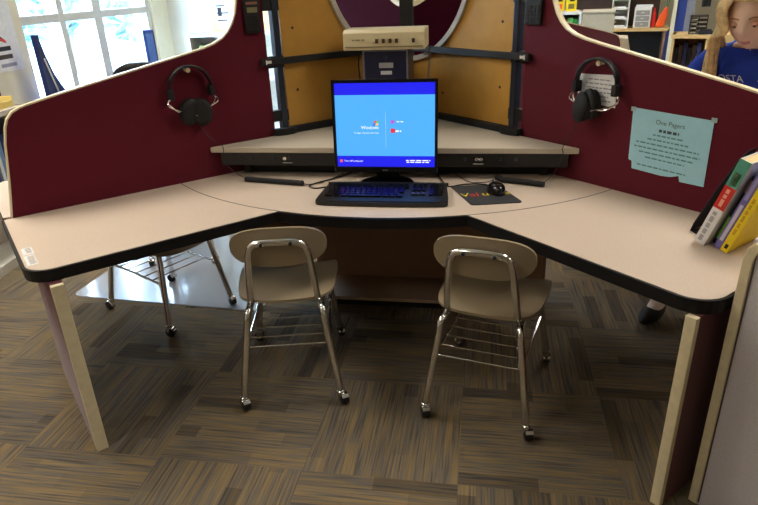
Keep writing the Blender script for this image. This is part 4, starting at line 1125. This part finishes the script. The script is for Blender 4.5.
# head: one sculpted surface, added as part of the body object below
def head_mesh():
    bm = bmesh.new(); nu, nv = 48, 36; rows_ = []
    def pt(i, j):
        th = pi*j/nv; ph = 2*pi*i/nu
        x = sin(th)*sin(ph); y = sin(th)*cos(ph); z = cos(th)
        X, Y, Zv = .071*x, .090*y, .104*z
        if z < 0: X *= 1-.32*(-z)**1.3; Y *= 1-.10*(-z)
        if y > 0:
            nz = math.exp(-((x/.16)**2))*math.exp(-(((z+.18)/.16)**2)); Y += .016*nz
            br = math.exp(-((x/.10)**2))*math.exp(-(((z-.08)/.22)**2)); Y += .004*br
            for sx in (-.40, .40): Y -= .009*math.exp(-(((x-sx)/.17)**2)-(((z-.03)/.12)**2))
            for sx in (-.40, .40): Y += .004*math.exp(-(((x-sx)/.12)**2)-(((z-.02)/.07)**2))
            Y += .006*math.exp(-((x/.24)**2)-(((z+.50)/.06)**2)) + .007*math.exp(-((x/.22)**2)-(((z+.62)/.06)**2))
            Y -= .003*math.exp(-((x/.3)**2)-(((z+.56)/.03)**2))
            Y += .010*math.exp(-((x/.25)**2)-(((z+.86)/.12)**2))
        return Vector((X, Y, Zv))
    top = bm.verts.new((0, 0, .104)); bot = bm.verts.new(pt(0, nv))
    for j in range(1, nv): rows_.append([bm.verts.new(pt(i, j)) for i in range(nu)])
    for i in range(nu):
        k = (i+1) % nu
        bm.faces.new((top, rows_[0][i], rows_[0][k])); bm.faces.new((bot, rows_[-1][k], rows_[-1][i]))
        for j in range(len(rows_)-1): bm.faces.new((rows_[j][i], rows_[j+1][i], rows_[j+1][k], rows_[j][k]))
    for fc_ in bm.faces:
        c_ = fc_.calc_center_median(); fc_.smooth = True
        if c_.y > .05 and abs(c_.x) < .0155-.4*abs(c_.z+.058) and -.069 < c_.z < -.049: fc_.material_index = 1
    bmesh.ops.recalc_face_normals(bm, faces=bm.faces)
    return bm
HC = Vector((0, .235, 1.178)); HS = 1.09; HR = Matrix.Rotation(radians(-21), 3, 'X') @ Matrix.Rotation(radians(4), 3, 'Y')
hm = lambda p: HC + HR @ (Vector(p)*HS)
bm = head_mesh(); bmesh.ops.transform(bm, matrix=Matrix.Translation(HC) @ HR.to_4x4() @ Matrix.Scale(HS, 4), verts=bm.verts)
hme = bpy.data.meshes.new('head'); bm.to_mesh(hme); bm.free()
bm = bmesh.new(); bm.from_mesh(body.data); bm.from_mesh(hme); bm.to_mesh(body.data); bm.free(); bpy.data.meshes.remove(hme)
body.data.materials.append(lipm)
for p in body.data.polygons: p.use_smooth = True
for sx in (-1, 1):
    g = G(); g.ball(hm((sx*.028, .074, .004)), (.0125, .009, .0075), HR, 14, 8); g.build('eye', mat('eye white', srgb(215, 205, 200), .3), girl, smooth=True, local=True)
    g = G(); g.ball(hm((sx*.028, .0815, -.001)), (.0055, .003, .0055), HR, 10, 6); g.build('iris', mat('dark iris', srgb(50, 50, 60), .3), girl, smooth=True, local=True)
    g = G(); g.ball(hm((sx*.028, .0755, .0045)), (.0148, .0102, .0084), HR, 14, 8); g.build('eyelid', mat('eyelid skin', srgb(220, 168, 142), .55), girl, smooth=True, local=True)
    g = G(); g.tube(smooth_path([hm((sx*.014, .087, .022)), hm((sx*.028, .085, .027)), hm((sx*.044, .074, .022))], 4), .0022, 6); g.build('eyebrow', mat('brown brow', srgb(168, 126, 88), .7), girl, local=True)
    g = G(); g.ball(hm((sx*.070, -.002, -.008)), (.008, .016, .026), HR, 12, 8); g.build('ear', skin, girl, smooth=True, local=True)
# shirt
V = []; E_ = []
hip = add((0, 0, .43, (.135, .118))); wst = add((0, .03, .67, (.112, .09)), hip); che = add((0, .085, .91, (.126, .098)), wst); nb = add((0, .122, 1.035, (.086, .07)), che); add((0, .145, 1.085, (.056, .054)), nb)
for sx in (-1, 1):
    sh_ = add((sx*.142, .12, 1.01, .064), nb); el = add((sx*.20, .255, .85, .056), sh_); add((sx*.20, .30, .80, .053), el)
sh_o = skinned('shirt', V, E_, shirt, girl)
g = G()
sy = .196
# printed lettering follows the chest: laid just proud of the cloth
def chest_frame(z): return Vector((0, sy, z))
dg_sh = sh_o
from mathutils.bvhtree import BVHTree
bvh = BVHTree.FromPolygons([v.co for v in sh_o.data.vertices], [p.vertices[:] for p in sh_o.data.polygons])
def drape(bmm, off=.0025):
    for v in bmm.verts:
        hit = bvh.ray_cast(Vector((v.co.x, 1.0, v.co.z)), Vector((0, -1, 0)))
        if hit[0] is not None: v.co = hit[0] + Vector((0, off, 0))
text_geo(g, 'OSTA', .034, (.084, sy, .945), Vector((-1, 0, 0)), Vector((0, 0, 1)), shear=-.25); drape(g.bm); g.build('lettering', mat('white print', srgb(225, 228, 235), .8), sh_o, local=True)
g = G(); g.prism([(-.045, .951), (-.065, .973), (-.085, .967), (-.095, .953)], lambda q, t: Vector((q[0], sy+t, q[1])), 0, .0005); drape(g.bm); g.build('emblem', mat('white print', srgb(225, 228, 235), .8), sh_o, local=True)
g = G(); text_geo(g, 'JSTA', .04, (.088, sy, .898), Vector((-1, 0, 0)), Vector((0, 0, 1)), shear=-.25); drape(g.bm); g.build('lettering', mat('pale blue print', srgb(60, 110, 200), .8), sh_o, local=True)
V = []; E_ = []
hip = add((0, 0, .455, (.115, .095)))
for sx in (-1, 1):
    th_ = add((sx*.085, .06, .455, .085), hip); kn = add((sx*.10, .37, .445, .066), th_); add((sx*.11, .335, .12, .048), kn)
skinned('jeans', V, E_, denim, girl)
for sx in (-1, 1):
    g = G(); g.ball((sx*.115, .40, .035), (.04, .11, .034), None, 16, 10); g.build('shoe', blackm, girl, smooth=True, local=True)
# hair: a close cap plus long locks over both shoulders
g = G()
def cap(i, j):
    ph = 2*pi*i; th = radians(.5+j*101)
    x, y, z = sin(th)*sin(ph), sin(th)*cos(ph), cos(th)
    lim = 1.0
    if y > .15: th2 = min(th, radians(52)); x, y, z = sin(th2)*sin(ph), sin(th2)*cos(ph), cos(th2)
    return hm((.081*x, .099*y-.004, .115*z+.001))
g.grid(cap, 40, 12, closeu=True)
def lock(p, r0, r1): 
    pts_ = smooth_path(p, 5); n = len(pts_); g.tube(pts_, [r0+(r1-r0)*(k/(n-1))**1.5 for k in range(n)], 6)
for sx in (-1, 1):
    for k in range(46):
        a_ = k/45; ang_ = radians(28+118*a_)           # from the temple round to the nape
        sxx, cyy = sin(ang_), cos(ang_)
        j1 = random.uniform(-.012, .012); j2 = random.uniform(-.012, .012)
        p0 = hm((sx*.012*(1+a_), .075-.14*a_, .112-.02*a_)); p1 = hm((sx*.072*sxx+sx*.016, .096*cyy, .055)); p2 = hm((sx*(.090*sxx+.006), .102*cyy-.006, -.015))
        fwd = .19+.085*cos(ang_)
        p3 = Vector((sx*(.088+.015*sxx+j1), .235+.05*cyy+j2*.4, 1.10))
        yend = .235-.05*a_ if a_ < .62 else .06
        p4 = Vector((sx*(.085+.03*sxx+j1*1.6), yend+.005+j2, 1.02)); p5 = Vector((sx*(.075+.035*sxx+j1*2), yend+.01+j2, .95+random.uniform(-.03, .03)))
        p6 = Vector((sx*(.07+.03*sxx+j1*2.4), yend+.0+j2, .90+random.uniform(-.03, .03)))
        lock([p0, p1, p2, p3, p4, p5, p6], random.uniform(.006, .009), .002)
g.build('hair', hairm, girl, smooth=True, auto=False, local=True)

# ------------------------------------------------------------------ camera
cam = bpy.data.cameras.new('camera'); co = bpy.data.objects.new('camera', cam); COL.objects.link(co); S.camera = co
yaw, pit, rol = -.1753346562, .4149323385, -.0398663202
cy, sy_, cp, sp_ = cos(yaw), sin(yaw), cos(pit), sin(pit)
F = Vector((sy_*cp, cy*cp, -sp_)); R_ = Vector((cy, -sy_, 0)); U = R_.cross(F)
R2 = R_*cos(rol)+U*sin(rol); U2 = U*cos(rol)-R_*sin(rol)
co.matrix_world = Matrix.Translation(EYE) @ Matrix((R2, U2, -F)).transposed().to_4x4()
cam.sensor_fit = 'HORIZONTAL'; cam.sensor_width = 36; cam.lens = 603.731/758*36
cam.clip_start = .05; cam.clip_end = 200
S.view_settings.view_transform = 'Standard'; S.view_settings.look = 'None'; S.view_settings.gamma = 1; S.view_settings.use_curve_mapping = False
S.view_settings.exposure = .16
